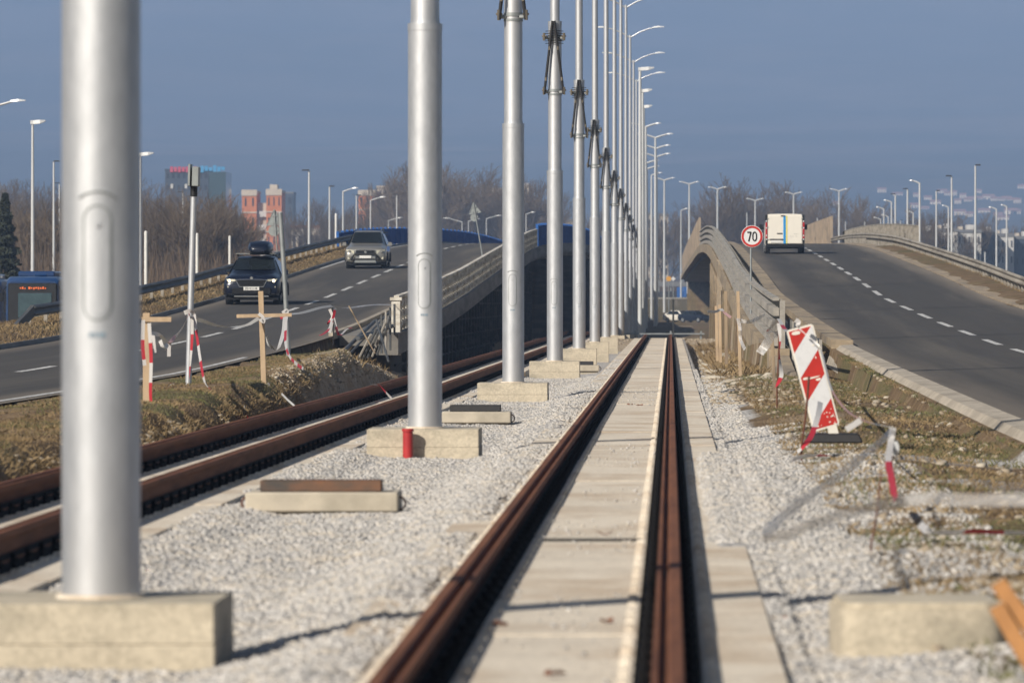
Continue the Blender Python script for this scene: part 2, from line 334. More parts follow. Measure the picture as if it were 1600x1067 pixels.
# cover masks: r gravel, g green grass, b bare sandy soil
grav = ((GX > -5.5) & (GX < .75 + 1.1 * vnoise(GY, 0, 6, 2) * np.clip((75 - GY) / 20, 0, 1) + .5 * vnoise(GY, GX, 1.2, 5)) & (GY < 236)).astype(float)
grav = np.maximum(grav, np.clip((fbm(GX, GY, 3.5, 3, 40) - .50) * 9, 0, 1) * ((GX > .6) & (GX < 4) & (GY < 60)) * .9)
gras = np.clip((fbm(GX, GY, 3.0, 4, 50) - .47) * 6, 0, 1) * ~((GX > edge0(GY) - .25) & (GX < -5.3)); gras = np.maximum(gras, ((GY > 745) & (GY < 1100)) * (.5 + .5 * fbm(GX, GY, 12, 3, 51)))
sand = ((GY > 236) & (GY < 262) & (GX > -6) & (GX < 2.2)).astype(float)
sand = np.maximum(sand, np.clip((fbm(GX, GY, 2.4, 3, 60) - .50) * 8, 0, 1) * ((GX > .6) & (GX < 2.2)))
sand = np.maximum(sand, np.clip((GY - 104 + 5 * (vnoise(GX, GY, 1.5, 77) - .5)) / 5, 0, 1) * np.clip((160 - GY) / 6, 0, 1) * ((GX < -5.4) & (GX > -7.9)))
cols = np.stack([grav, gras, sand], -1).reshape(-1, 3)

def ground_material():
    m = bpy.data.materials.new('ground_cover'); m.use_nodes = True; t = m.node_tree; N = t.nodes; L = t.links; b = N['Principled BSDF']
    b.inputs['Roughness'].default_value = .95; b.inputs['Specular IOR Level'].default_value = .2
    tc = N.new('ShaderNodeTexCoord'); at = N.new('ShaderNodeVertexColor'); at.layer_name = 'cover'; sp = N.new('ShaderNodeSeparateColor'); L.new(at.outputs[0], sp.inputs[0])
    def noise(sc, det=6):
        n = N.new('ShaderNodeTexNoise'); n.inputs['Scale'].default_value = sc; n.inputs['Detail'].default_value = det; n.inputs['Roughness'].default_value = .65; L.new(tc.outputs['Object'], n.inputs['Vector']); return n
    def ramp(src, stops):
        r = N.new('ShaderNodeValToRGB'); L.new(src, r.inputs[0])
        while len(r.color_ramp.elements) < len(stops): r.color_ramp.elements.new(.5)
        for e, (p, c) in zip(r.color_ramp.elements, stops): e.position = p; e.color = (*c, 1)
        return r.outputs[0]
    def mix(f, a, c):
        x = N.new('ShaderNodeMix'); x.data_type = 'RGBA'; L.new(f, x.inputs[0]); L.new(a, x.inputs[6]); L.new(c, x.inputs[7]); return x.outputs[2]
    soil = ramp(noise(1.6).outputs[0], [(.3, (.095, .062, .036)), (.5, (.17, .115, .064)), (.62, (.25, .18, .105)), (.75, (.15, .11, .062))])
    green = ramp(noise(5).outputs[0], [(.3, (.07, .075, .028)), (.5, (.14, .115, .055)), (.7, (.23, .175, .09))])
    sandc = ramp(noise(2.5).outputs[0], [(.3, (.24, .18, .115)), (.5, (.36, .285, .20)), (.7, (.46, .40, .31))])
    v = N.new('ShaderNodeTexVoronoi'); v.inputs['Scale'].default_value = 26; L.new(tc.outputs['Object'], v.inputs['Vector'])
    vs = N.new('ShaderNodeSeparateColor'); L.new(v.outputs['Color'], vs.inputs[0])
    gravc = ramp(vs.outputs[0], [(0, (.25, .24, .23)), (.25, (.39, .375, .355)), (.6, (.48, .46, .435)), (1, (.56, .535, .50))])
    dirt = noise(.9, 5); dr = N.new('ShaderNodeMapRange'); dr.inputs[1].default_value = .52; dr.inputs[2].default_value = .72; dr.inputs[4].default_value = .5; L.new(dirt.outputs[0], dr.inputs[0])
    base = mix(sp.outputs[1], soil, green); base = mix(sp.outputs[2], base, sandc)
    gd = mix(dr.outputs[0], gravc, sandc); base = mix(sp.outputs[0], base, gd)
    L.new(base, b.inputs['Base Color'])
    bp = N.new('ShaderNodeBump'); bp.inputs['Strength'].default_value = .9; bp.inputs['Distance'].default_value = .03
    ad = N.new('ShaderNodeMath'); ad.operation = 'SUBTRACT'; nb = noise(9, 6); L.new(nb.outputs[0], ad.inputs[0]); L.new(v.outputs['Distance'], ad.inputs[1]); L.new(ad.outputs[0], bp.inputs['Height']); L.new(bp.outputs[0], b.inputs['Normal'])
    MATS['ground'] = m; return m
ground_material()
ground = npmesh('ground', np.stack([GX, GY, GZ], -1).reshape(-1, 3), FQ, 'ground', attr={'cover': cols}, smooth=True)
tag(ground, kind='structure')

def wear_asphalt():
    t = MATS['asphalt'].node_tree; N = t.nodes; L = t.links; b = N['Principled BSDF']; src = b.inputs['Base Color'].links[0].from_socket
    at = N.new('ShaderNodeAttribute'); at.attribute_name = 'across'
    def curve(pts):
        r = N.new('ShaderNodeValToRGB'); L.new(at.outputs['Fac'], r.inputs[0])
        while len(r.color_ramp.elements) < len(pts): r.color_ramp.elements.new(.5)
        for e, (p, v) in zip(r.color_ramp.elements, pts): e.position = p; e.color = (v, v, v, 1)
        return r.outputs[0]
    tc = N.new('ShaderNodeTexCoord'); mp = N.new('ShaderNodeMapping'); mp.inputs['Scale'].default_value = (1.4, .06, 1); L.new(tc.outputs['Object'], mp.inputs[0])
    n = N.new('ShaderNodeTexNoise'); n.inputs['Scale'].default_value = 1; n.inputs['Detail'].default_value = 6; L.new(mp.outputs[0], n.inputs['Vector'])
    mr = N.new('ShaderNodeMapRange'); mr.inputs[1].default_value = .3; mr.inputs[2].default_value = .7; mr.inputs[3].default_value = .35; L.new(n.outputs[0], mr.inputs[0])
    d = N.new('ShaderNodeMath'); d.operation = 'MULTIPLY'; L.new(curve([(0, .75), (.05, .45), (.13, 0), (.87, 0), (.94, .5), (1, .9)]), d.inputs[0]); L.new(mr.outputs[0], d.inputs[1])
    m1 = N.new('ShaderNodeMix'); m1.data_type = 'RGBA'; L.new(d.outputs[0], m1.inputs[0]); L.new(src, m1.inputs[6]); m1.inputs[7].default_value = (.25, .21, .165, 1)
    w_ = N.new('ShaderNodeMath'); w_.operation = 'MULTIPLY'; L.new(curve([(0, 0), (.12, .1), (.17, .7), (.24, .1), (.36, .7), (.43, 0), (.57, .1), (.64, .7), (.75, .1), (.84, .7), (.9, 0)]), w_.inputs[0]); L.new(mr.outputs[0], w_.inputs[1])
    w2 = N.new('ShaderNodeMath'); w2.operation = 'MULTIPLY'; w2.inputs[1].default_value = .55; L.new(w_.outputs[0], w2.inputs[0])
    m2 = N.new('ShaderNodeMix'); m2.data_type = 'RGBA'; L.new(w2.outputs[0], m2.inputs[0]); L.new(m1.outputs[2], m2.inputs[6]); m2.inputs[7].default_value = (.05, .05, .052, 1)
    L.new(m2.outputs[2], b.inputs['Base Color'])
wear_asphalt()
# ---- roads: ribbon sheets with side skirts
def ribbon(name, xa, xb, zf, y0, y1, m, dz=0.0, step=4, cross=0.0, kind='structure', thick=0.0, parent=None):
    yy = np.arange(y0, y1 + .01, step); nxx = 17; V = []; E = []
    for y in yy:
        for k in range(nxx):
            u = k / (nxx - 1); E.append(u); x = xa(y) * (1 - u) + xb(y) * u; V.append((x, y, float(zf(y)) + dz + cross * (u - .5)))
    I = np.arange(len(V)).reshape(len(yy), nxx); Fc = np.stack([I[:-1, :-1], I[:-1, 1:], I[1:, 1:], I[1:, :-1]], -1).reshape(-1, 4)
    o = npmesh(name, V, Fc, m, smooth=True, parent=parent); a = o.data.attributes.new('across', 'FLOAT', 'POINT'); a.data.foreach_set('value', E)
    if kind: tag(o, kind=kind)
    return o
ribbon('road', xRl, xRr, zR, 10, 1000, 'asphalt')
ribbon('road', xLl, xLr, zL, 10, 1000, 'asphalt')
def dashes(xc, zf, starts, L_, wd, name):
    mb = MB()
    for s in starts:
        for y0 in np.arange(s, s + L_ - .01, L_ / 3):
            y1 = y0 + L_ / 3; x0 = xc(y0); x1 = xc(y1); z0 = float(zf(y0)) + .008; z1 = float(zf(y1)) + .008
            mb.add([(x0 - wd / 2, y0, z0), (x0 + wd / 2, y0, z0), (x1 + wd / 2, y1, z1), (x1 - wd / 2, y1, z1)], [(0, 1, 2, 3)])
    return mb
m1 = dashes(lambda y: float(xRl(y)) + 3.4, zR, [119 + 10.55 * k for k in range(-5, 40)], 6.0, .17, 'm'); tag(m1.build('road_marking', 'marking', smooth=0), kind='structure')
m2 = dashes(lambda y: float(xLr(y)) - 3.3, zL, [200.8 + 10.5 * k for k in range(-14, 32)], 6.2, .17, 'm')
def edge_line(mb, xf, zf, y0, y1, wd=.13):
    for y in np.arange(y0, y1, 6):
        a, b_ = float(xf(y)), float(xf(y + 6)); z0, z1 = float(zf(y)) + .008, float(zf(y + 6)) + .008
        mb.add([(a - wd / 2, y, z0), (a + wd / 2, y, z0), (b_ + wd / 2, y + 6, z1), (b_ - wd / 2, y + 6, z1)], [(0, 1, 2, 3)])
edge_line(m2, lambda y: xLr(y) - .22, zL, 20, 122); edge_line(m2, lambda y: xLl(y) + .2, zL, 250, 420)
tag(m2.build('road_marking', 'marking', smooth=0), kind='structure')

# ---- kerbs
def strip_profile(name, prof, xf, zf, y0, y1, m, step=3.0, kind='structure', gap=None, origin=None, parent=None):
    """sweep a 2-D profile [(dx, dz)] along the road"""
    mb = MB(); yy = list(np.arange(y0, y1, step)) + [y1]
    seg = [yy] if not gap else [[a, min(a + gap - .02, y1)] for a in np.arange(y0, y1, gap)]
    for s in seg:
        mb.loft([[(float(xf(y)) + dx, float(y), float(zf(y)) + dz) for dx, dz in prof] for y in s])
    o = mb.build(name, m, parent=parent)
    if kind: tag(o, kind=kind)
    return o
# right road: sloping concrete gutter kerb towards the tram track, cast in blocks
strip_profile('kerb', [(-.62, -.42), (-.55, -.22), (-.3, .03), (-.02, .05), (.0, -.05), (0, -.4)], xRl, zR, 20, 128, 'kerb', gap=7.5)
strip_profile('kerb', [(-.5, -.1), (-.5, .16), (0, .14), (0, -.1)], xRl, zR, 128, 640, 'tan_concrete', gap=6)
strip_profile('kerb', [(-.12, -.1), (-.12, .10), (0, .08), (0, -.1)], xLr, zL, 150, 640, 'kerb', gap=6)
strip_profile('kerb', [(-.15, -.15), (-.14, .10), (-.02, .11), (0, -.1)], xLl, zL, 20, 640, 'guard_dark', gap=3)
strip_profile('kerb', [(0, -.1), (0, .035), (.9, .05), (1.1, -.1)], xRr, zR, 60, 640, 'tan_concrete', gap=12)

# ---- tram track beds: cast slabs with raised rail shoulders, cut by joints
def slab_mesh(cx, y0, y1, gaps, dz0=0.0):
    mb = MB(); g = sorted(gaps); cuts = [y0] + g + [y1]
    for a, b_ in zip(cuts[:-1], cuts[1:]):
        yy = np.arange(a + (.09 if a != y0 else 0), b_ - .08, 6.05)
        for k, s in enumerate(yy):
            e = min(s + 6.03, b_ - .06)
            if e - s < .3: continue
            for (u0, u1, top, bot) in ((-.365, .365, -.168, -.5), (-.648, -.368, -.203, -.5), (.368, .648, -.203, -.5), (-.99, -.651, -.172, -.62), (.651, .99, -.172, -.62)):
                dz = .004 * math.sin(k * 2.1 + u0 * 9) if abs(u0) < 2 and top > -.2 else 0
                n = 4; ring = []
                for i in range(n + 1):
                    y = s + (e - s) * i / n; c = float(cx(y)); ring.append([(c + u0, y, bot), (c + u1, y, bot), (c + u1, y, top + dz), (c + u0, y, top + dz)])
                mb.loft([[(a, b2, c2 + dz0) for a, b2, c2 in q] for q in ring])
    # shoulders beside every fastening
    for y in np.arange(y0 + .3, y1 - .2, .75):
        if y > 150 and int(y) % 2: pass
        c = float(cx(y))
        for sx in (-1, 1):
            for off in (.325, .692):
                x = c + sx * off
                mb.box((x, y, -.170 + dz0), (.07, .16, .045), taper=.5)
                mb.box((x, y + .375, -.166 + dz0), (.06, .10, .025), taper=.5)
    return mb
JO = [36.3, 85.5, 133, 178, 206, 222]
tag(slab_mesh(lambda y: -.52, 14, 237, JO).build('track_bed', 'slab', smooth=0), kind='structure')
tag(slab_mesh(xLt, 20, 262, [58, 104, 150, 196], -.045).build('track_bed', 'slab', smooth=0), kind='structure')
jb = MB()
for y in JO: jb.bbox(-1.0 - .52, .99 - .52, y - .07, y + .07, -.45, -.235)
jb.box((-.5, 36.28, -.165), (.62, .06, .03), rz=.02)
tag(jb.build('track_joint', 'slab_joint', smooth=0), kind='structure')

# ---- hills behind the town
hx = np.linspace(-2600, 2600, 150); hy = np.concatenate([np.linspace(2300, 4300, 24), np.linspace(4400, 9300, 90)])
HX, HY = np.meshgrid(hx, hy)
base = np.interp(HY, [2300, 3000, 4000, 5000, 6000, 7000, 8000, 9300], [-3, 12, 50, 94, 155, 240, 390, 700])
HZ = base * (1 + .18 * (fbm(HX, HY, 1500, 4, 70) - .47)) + (26 + 46 * np.clip((HY - 7000) / 2000, 0, 1)) * (fbm(HX, HY, 420, 4, 80) - .47) * np.clip((HY - 3500) / 2500, 0, 1) + (8 + 20 * np.clip((HY - 7000) / 2000, 0, 1)) * (fbm(HX, HY, 130, 3, 90) - .45) * np.clip((HY - 3500) / 2500, 0, 1)
HZ = HZ + np.clip((HX - 150) / 500, 0, 1) * 10 * np.clip((HY - 2400) / 800, 0, 1)
hi_ = np.arange(HX.size).reshape(HX.shape); HF = np.stack([hi_[:-1, :-1], hi_[:-1, 1:], hi_[1:, 1:], hi_[1:, :-1]], -1).reshape(-1, 4)
tag(npmesh('hills', np.stack([HX, HY, HZ], -1).reshape(-1, 3), HF, 'hill', smooth=True), kind='structure')
def hill_z(x, y):
    i = np.clip(np.searchsorted(hy, y) - 1, 0, len(hy) - 2); j = np.clip(np.searchsorted(hx, x) - 1, 0, len(hx) - 2)
    return float(HZ[i, j])

# ---- haze
hb = MB(); hb.bbox(-2700, 2700, -60, 9400, -4.5, float(HZ.max()) + 4)
haze = hb.build('haze', 'glass', smooth=0); tag(haze, kind='stuff')
hm = bpy.data.materials.new('haze_air'); hm.use_nodes = True; t = hm.node_tree; t.nodes.clear()
ho = t.nodes.new('ShaderNodeOutputMaterial'); pv = t.nodes.new('ShaderNodeVolumePrincipled')
pv.inputs['Color'].default_value = (.40, .575, .90, 1); pv.inputs['Density'].default_value = .00021; pv.inputs['Anisotropy'].default_value = -0.15
t.links.new(pv.outputs[0], ho.inputs['Volume']); haze.data.materials.clear(); haze.data.materials.append(hm)
hm.cycles.homogeneous_volume = True if hasattr(hm, 'cycles') and hasattr(hm.cycles, 'homogeneous_volume') else None
# ================================================================== bridges, walls, rails
def path_box(mb, xf, zf, y0, y1, dx0, dx1, dz0, dz1, step=4.0):
    yy = list(np.arange(y0, y1, step)) + [y1]
    mb.loft([[(float(xf(y)) + dx0, float(y), float(zf(y)) + dz0), (float(xf(y)) + dx1, float(y), float(zf(y)) + dz0), (float(xf(y)) + dx1, float(y), float(zf(y)) + dz1), (float(xf(y)) + dx0, float(y), float(zf(y)) + dz1)] for y in yy])

# ---- right overpass
xRp = smooth_profile([(0, 2.45), (125, 2.3), (160, 2.2), (390, 2.2), (460, 1.95), (560, 1.65), (700, 1.35), (2000, 1.2)])     # its parapet line
ro = thing('overpass', 'tan concrete road bridge on the right, humped, with a dark opening under it', 'bridge', (6, BR0, 0))
mb = MB(); path_box(mb, xRp, zR, BR0, BR1, .35, 11.6, -.85, -.08); mb.build('deck', 'old_concrete', ro, world=True, smooth=0)
mb = MB(); path_box(mb, xRp, zR, 126, BR1, -.12, .34, -.55, -.02); mb.build('edge_beam', 'tan_concrete', ro, world=True, smooth=0)
mb = MB(); path_box(mb, xRp, zR, 126, BR0 + .0, -.02, .3, -.85, -.551)
mb.build('fascia', 'tan_concrete', ro, world=True, smooth=0)
mb = MB()
yy = list(np.arange(128, BR0, 4)) + [BR0]
mb.loft([[(float(xRp(y)) + .02, y, -1.6), (float(xRp(y)) + .5, y, -1.6), (float(xRp(y)) + .5, y, float(zR(y)) - .852), (float(xRp(y)) + .02, y, float(zR(y)) - .852)] for y in yy if zR(y) > -.2])
for y in np.arange(136, BR0, 6.2): mb.box((float(xRp(y)) - .04, y, (float(zR(y)) - .85 - 1.6) / 2), (.14, .5, float(zR(y)) - .85 + 1.6))
mb.build('retaining_wall', 'tan_concrete', ro, world=True, smooth=0)
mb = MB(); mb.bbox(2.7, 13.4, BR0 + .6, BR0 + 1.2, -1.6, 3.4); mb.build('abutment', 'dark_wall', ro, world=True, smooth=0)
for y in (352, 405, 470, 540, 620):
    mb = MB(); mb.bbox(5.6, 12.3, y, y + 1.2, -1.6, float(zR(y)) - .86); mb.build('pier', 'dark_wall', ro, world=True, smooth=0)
# sidewalk behind the parapet
mb = MB(); path_box(mb, lambda y: 0, zR, 128, BR1, 2.62, 3.22, -.3, .02); mb.build('sidewalk', 'old_concrete', ro, world=True, smooth=0)

# ---- left overpass
xLp = smooth_profile([(0, -7.4), (330, -7.45), (380, -6.9), (430, -6.1), (520, -5.2), (760, -4), (2000, -4)])
lo_ = thing('overpass', 'grey concrete road bridge on the left with a shaded stone side wall', 'bridge', (-12, BR0, 0))
mb = MB(); path_box(mb, xLp, zL, BR0, BR1, -10.4, -.4, -.85, -.08); mb.build('deck', 'old_concrete', lo_, world=True, smooth=0)
mb = MB(); path_box(mb, xLp, zL, 152, BR1, -.38, .14, -.55, .02); mb.build('edge_beam', 'old_concrete', lo_, world=True, smooth=0)
mb = MB(); path_box(mb, lambda y: -8.0, zL, 152, BR1, -.85, .3, -.3, -.03); mb.build('sidewalk', 'old_concrete', lo_, world=True, smooth=0)
mb = MB(); yy = list(np.arange(153, BR0, 4)) + [BR0]
mb.loft([[(float(xLp(y)) - .7, y, -1.6), (float(xLp(y)) - .12, y, -1.6), (float(xLp(y)) - .12, y, float(zL(y)) - .552), (float(xLp(y)) - .7, y, float(zL(y)) - .552)] for y in yy])
for y in np.arange(160, BR0, 3.1):      # block courses and pilasters
    mb.box((float(xLp(y)) - .10, y, (float(zL(y)) - .56 - 1.6) / 2), (.16, .35, float(zL(y)) - .56 + 1.6))
for z in np.arange(-.4, 3.4, .55):
    y0 = next((y for y in range(153, BR0) if zL(y) - .62 > z + .1), None)
    if y0: path_box(mb, xLp, lambda y: 0, y0 + 2, BR0, -.12, -.05, z, z + .05, step=20)
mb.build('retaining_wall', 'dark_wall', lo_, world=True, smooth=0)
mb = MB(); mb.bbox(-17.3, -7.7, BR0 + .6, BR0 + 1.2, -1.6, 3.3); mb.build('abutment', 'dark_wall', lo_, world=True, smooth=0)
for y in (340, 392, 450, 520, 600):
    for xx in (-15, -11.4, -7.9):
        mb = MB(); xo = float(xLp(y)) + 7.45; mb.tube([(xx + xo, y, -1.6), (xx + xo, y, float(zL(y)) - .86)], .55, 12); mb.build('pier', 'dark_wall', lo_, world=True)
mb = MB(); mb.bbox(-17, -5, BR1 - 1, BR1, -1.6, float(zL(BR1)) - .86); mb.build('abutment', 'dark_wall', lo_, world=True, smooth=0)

# ---- parapets: posts with boards
def parapet(name, label, xf, zf, y0, y1, m, side, boards=((.22, .40), (.50, .68), (.78, .96)), post=2.0, cap=True, cat='railing', mp=None, top=1.04, base=0.0, thick=.09, poff=0.0, pw=.085):
    t = thing(name, label, cat, (float(xf(y0)), y0, float(zf(y0))))
    for (z0, z1) in boards:
        mb = MB(); path_box(mb, xf, zf, y0, y1, -thick / 2, thick / 2, z0 + base, z1 + base, 3.0); mb.build('board', m, t, world=True, smooth=0)
    n = int((y1 - y0) / post)
    for k in range(min(n + 1, 100)):
        y = y0 + k * post
        mb = MB(); mb.bbox(float(xf(y)) - pw + poff, float(xf(y)) + pw + poff, y - .07, y + .07, float(zf(y)) - .05, float(zf(y)) + top + base); mb.build('post', mp or m, t, world=True, smooth=0)
    if cap:
        mb = MB(); path_box(mb, xf, zf, y0, y1, -.07, .07, top + base + .001, top + base + .07, 3.0); mb.build('handrail', mp or m, t, world=True, smooth=0)
    return t
xr2 = lambda y: float(xRp(y)) + .06
parapet('bridge_railing', 'weathered grey concrete railing with wide boards along the near edge of the right bridge', xr2, zR, 127, 418, 'rail_grey', -1, boards=((.03, .21), (.36, .55), (.70, .88)), post=3.0, thick=.13, poff=.14, pw=.06)
xl2 = lambda y: float(xLp(y)) - .05
parapet('bridge_railing', 'cream concrete railing with three boards beside the left road ramp', xl2, zL, 155, 318, 'rail_white', 1, boards=((.12, .30), (.40, .58), (.68, .86)), post=1.65, top=.93)
# blue sheet panels on the left bridge
def panels(name, label, xf, zf, y0, y1, m, h, pitch, z0=.0, mp='galv_dull', thick=.04, cat='fence', slat=0):
    t = thing(name, label, cat, (float(xf(y0)), y0, float(zf(y0)))); y = y0; k = 0
    while y < y1 - .1 and k < 100:
        e = min(y + pitch, y1)
        mb = MB(); path_box(mb, xf, zf, y + .05, e - .05, -thick / 2, thick / 2, z0, z0 + h, pitch)
        for q in np.arange(y + .3, e - .1, pitch / 6): mb.bbox(float(xf(q)) - thick / 2 - .03, float(xf(q)) + thick / 2 + .03, q - .05, q + .05, float(zf(q)) + z0 + .02, float(zf(q)) + z0 + h - .02)
        mb.build('panel', m, t, world=True, smooth=0)
        mb = MB(); mb.bbox(float(xf(y)) - .07, float(xf(y)) + .07, y - .04, y + .04, float(zf(y)) - .1, float(zf(y)) + z0 + h + .08); mb.build('post', mp, t, world=True, smooth=0)
        y += pitch; k += 1
    return t
panels('sheet_fence', 'bright blue sheet fence on the near edge of the left bridge behind the pole row', xl2, zL, 319, 560, 'blue_panel', 1.2, 4.0, cat='fence', mp='blue_panel')
xl3 = lambda y: float(xLl(y)) - 1.9 + np.interp(y, [290, 340, 420, 520], [0, .3, 2.0, 3.2])
panels('sheet_fence', 'bright blue sheet fence on the far edge of the left bridge behind the beige car', xl3, zL, 298, 560, 'blue_panel', .95, 4.0, cat='fence', mp='blue_panel')
panels('noise_barrier', 'tan slatted noise barrier curving down at the left end of the right bridge', xr2, zR, 420, 690, 'noise_panel', 2.1, 3.0, mp='noise_panel', cat='barrier')
panels('noise_barrier', 'tan slatted noise barrier seen along the far crest right of the white van', lambda y: float(xRr(y)) + np.interp(y, [380, 480, 560], [2.0, .4, -.6]), zR, 420, 560, 'noise_panel', 2.2, 3.0, mp='noise_panel', cat='barrier')
xg = lambda y: float(xRr(y)) + 2.4
parapet('bridge_railing', 'pale railing of closely set uprights on the outer edge of the right bridge', xg, zR, 300, 425, 'guard_tan', 1, boards=((.9, 1.0), (.15, .24)), post=1.3, top=1.15, base=.0, mp='guard_tan')

# ---- steel guard rails
def wbeam(mb, xf, zf, y0, y1, s, z=.62, h=.31):
    prof = [(0, -h / 2), (.06, -h * .36), (.06, -h * .22), (0, -h * .06), (0, h * .06), (.06, h * .22), (.06, h * .36), (0, h / 2), (-.012, h / 2), (-.012, -h / 2)]
    yy = list(np.arange(y0, y1, 3.0)) + [y1]
    mb.loft([[(float(xf(y)) + s * a, y, float(zf(y)) + z + b_) for a, b_ in prof] for y in yy])
def guard(label, xf, zf, y0, y1, m, s, end=False, post=2.0, z=.62):
    t = thing('guard_rail', label, 'guard rail', (float(xf(y0)), y0, float(zf(y0))))
    mb = MB(); wbeam(mb, xf, zf, y0, y1, s, z); mb.build('beam', m, t, world=True, smooth=30)
    for k in range(min(int((y1 - y0) / post) + 1, 100)):
        y = y0 + k * post; x = float(xf(y)) - s * .1
        mb = MB(); mb.bbox(x - .05, x + .05, y - .04, y + .04, float(zf(y)) - .45, float(zf(y)) + z + .02); mb.build('post', 'guard_tan', t, world=True, smooth=0)
    if end:
        x = float(xf(y0)); z0 = float(zf(y0)); mb = MB()
        mb.loft([[(x - .05, y0 - .1, z0 + z - .15), (x + .05, y0 - .1, z0 + z - .15), (x + .05, y0 - .1, z0 + z + .15), (x - .05, y0 - .1, z0 + z + .15)],
                 [(x - .45, y0 - 3.0, z0 - .28), (x - .35, y0 - 3.0, z0 - .28), (x - .35, y0 - 3.0, z0 - .02), (x - .45, y0 - 3.0, z0 - .02)]])
        mb.build('ramped_end', m, t, world=True, smooth=0)
    return t
gl = lambda y: float(xLl(y)) - 1.55
guard('dark weathered steel guard rail with a bent-down front end beyond the left road', gl, zL, 153, 345, 'guard_dark', 1, end=True, post=4.0)
guard('tan rusty steel guard rail on the outer side of the right road', lambda y: float(xRr(y)) + 1.3, zR, 150, 420, 'guard_tan', -1, z=.5)

# ================================================================== tram rails
RAILP = [(-.075, -.18), (.075, -.18), (.075, -.168), (-.0, -.150), (.0, -.062), (.056, -.052), (.056, -.006), (.036, -.006), (.030, -.042), (.006, -.044), (-.002, -.010), (-.010, 0), (-.058, 0), (-.064, -.006), (-.064, -.038), (-.022, -.056), (-.022, -.150), (-.075, -.168)]
def fastener_mesh():
    mb = MB()
    mb.bbox(-.132, .132, -.10, .10, -.202, -.186)
    for s in (-1, 1):
        mb.box((s * .088, 0, -.155), (.05, .15, .06), taper=.75)
        mb.tube([(s * .07, -.07, -.15), (s * .115, -.055, -.12), (s * .12, 0, -.125), (s * .115, .055, -.12), (s * .07, .07, -.15)], .011, 5)
        mb.tube([(s * .092, 0, -.14), (s * .092, 0, -.085)], .016, 6)
    return mb
def rail(label, cx, y0, y1, g, fy0, dz0=0.0):
    """g=+1: groove to the +x side"""
    t = thing('tram_rail', label, 'rail', (float(cx(y0)), y0, 0))
    mb = MB(); yy = list(np.arange(y0, y1, 4.0)) + [y1]
    prof = [(g * a, b_) for a, b_ in RAILP]
    mb.loft([[(float(cx(y)) + a, y, b_) for a, b_ in prof] for y in yy]); mb.build('rail_section', 'rust', t, world=True, smooth=25)
    mb = MB(); mb.loft([[(float(cx(y)) - .136, y, -.203), (float(cx(y)) + .136, y, -.203), (float(cx(y)) + .136, y, -.183), (float(cx(y)) - .136, y, -.183)] for y in yy]); 
    if dz0: mb.v = []; mb.f = []; mb.loft([[(float(cx(y)) - .085, y, -.25), (float(cx(y)) + .085, y, -.25), (float(cx(y)) + .085, y, -.182), (float(cx(y)) - .085, y, -.182)] for y in yy])
    for s in (-1, 1): mb.loft([[(float(cx(y)) + s * .03, y, -.17), (float(cx(y)) + s * .068, y, -.17), (float(cx(y)) + s * .058, y, -.145), (float(cx(y)) + s * .03, y, -.14)] for y in yy])
    mb.build('rubber_strip', 'rubber', t, world=True, smooth=0)
    f0 = None
    ys_ = np.arange(fy0, y1 - .3, .75)
    for k, y in enumerate(ys_[:100]):
        if f0 is None: f0 = fastener_mesh().build('rail_fastener', 'rubber', t, smooth=0); f = f0
        else: f = f0.copy(); COL.objects.link(f); f.parent = t
        f.location = (float(cx(y)) - t.location.x, y - y0, dz0)
    if len(ys_) > 100:
        mb = MB(); base = fastener_mesh()
        for y in ys_[100:]:
            c = float(cx(y)); mb.add([(a + c, b_ + y, z + dz0) for a, b_, z in base.v], base.f)
        tag(mb.build('rail_fastener', 'rubber', t, world=True, smooth=0), kind='stuff')
    # weld collars
    return t
rail('rusty grooved rail, left one of the near tram track', lambda y: -.52 - .507, 14, 236.6, 1, 19.5)
rail('rusty grooved rail directly ahead of the camera, right one of the near tram track', lambda y: -.52 + .507, 14, 236.6, -1, 20.5)
rail('rusty rail of the far tram track on its left road side', lambda y: float(xLt(y)) - .507, 20, 262, 1, 40, -.045)
rail('rusty rail of the far tram track on its side towards the poles', lambda y: float(xLt(y)) + .507, 20, 262, -1, 33, -.045)

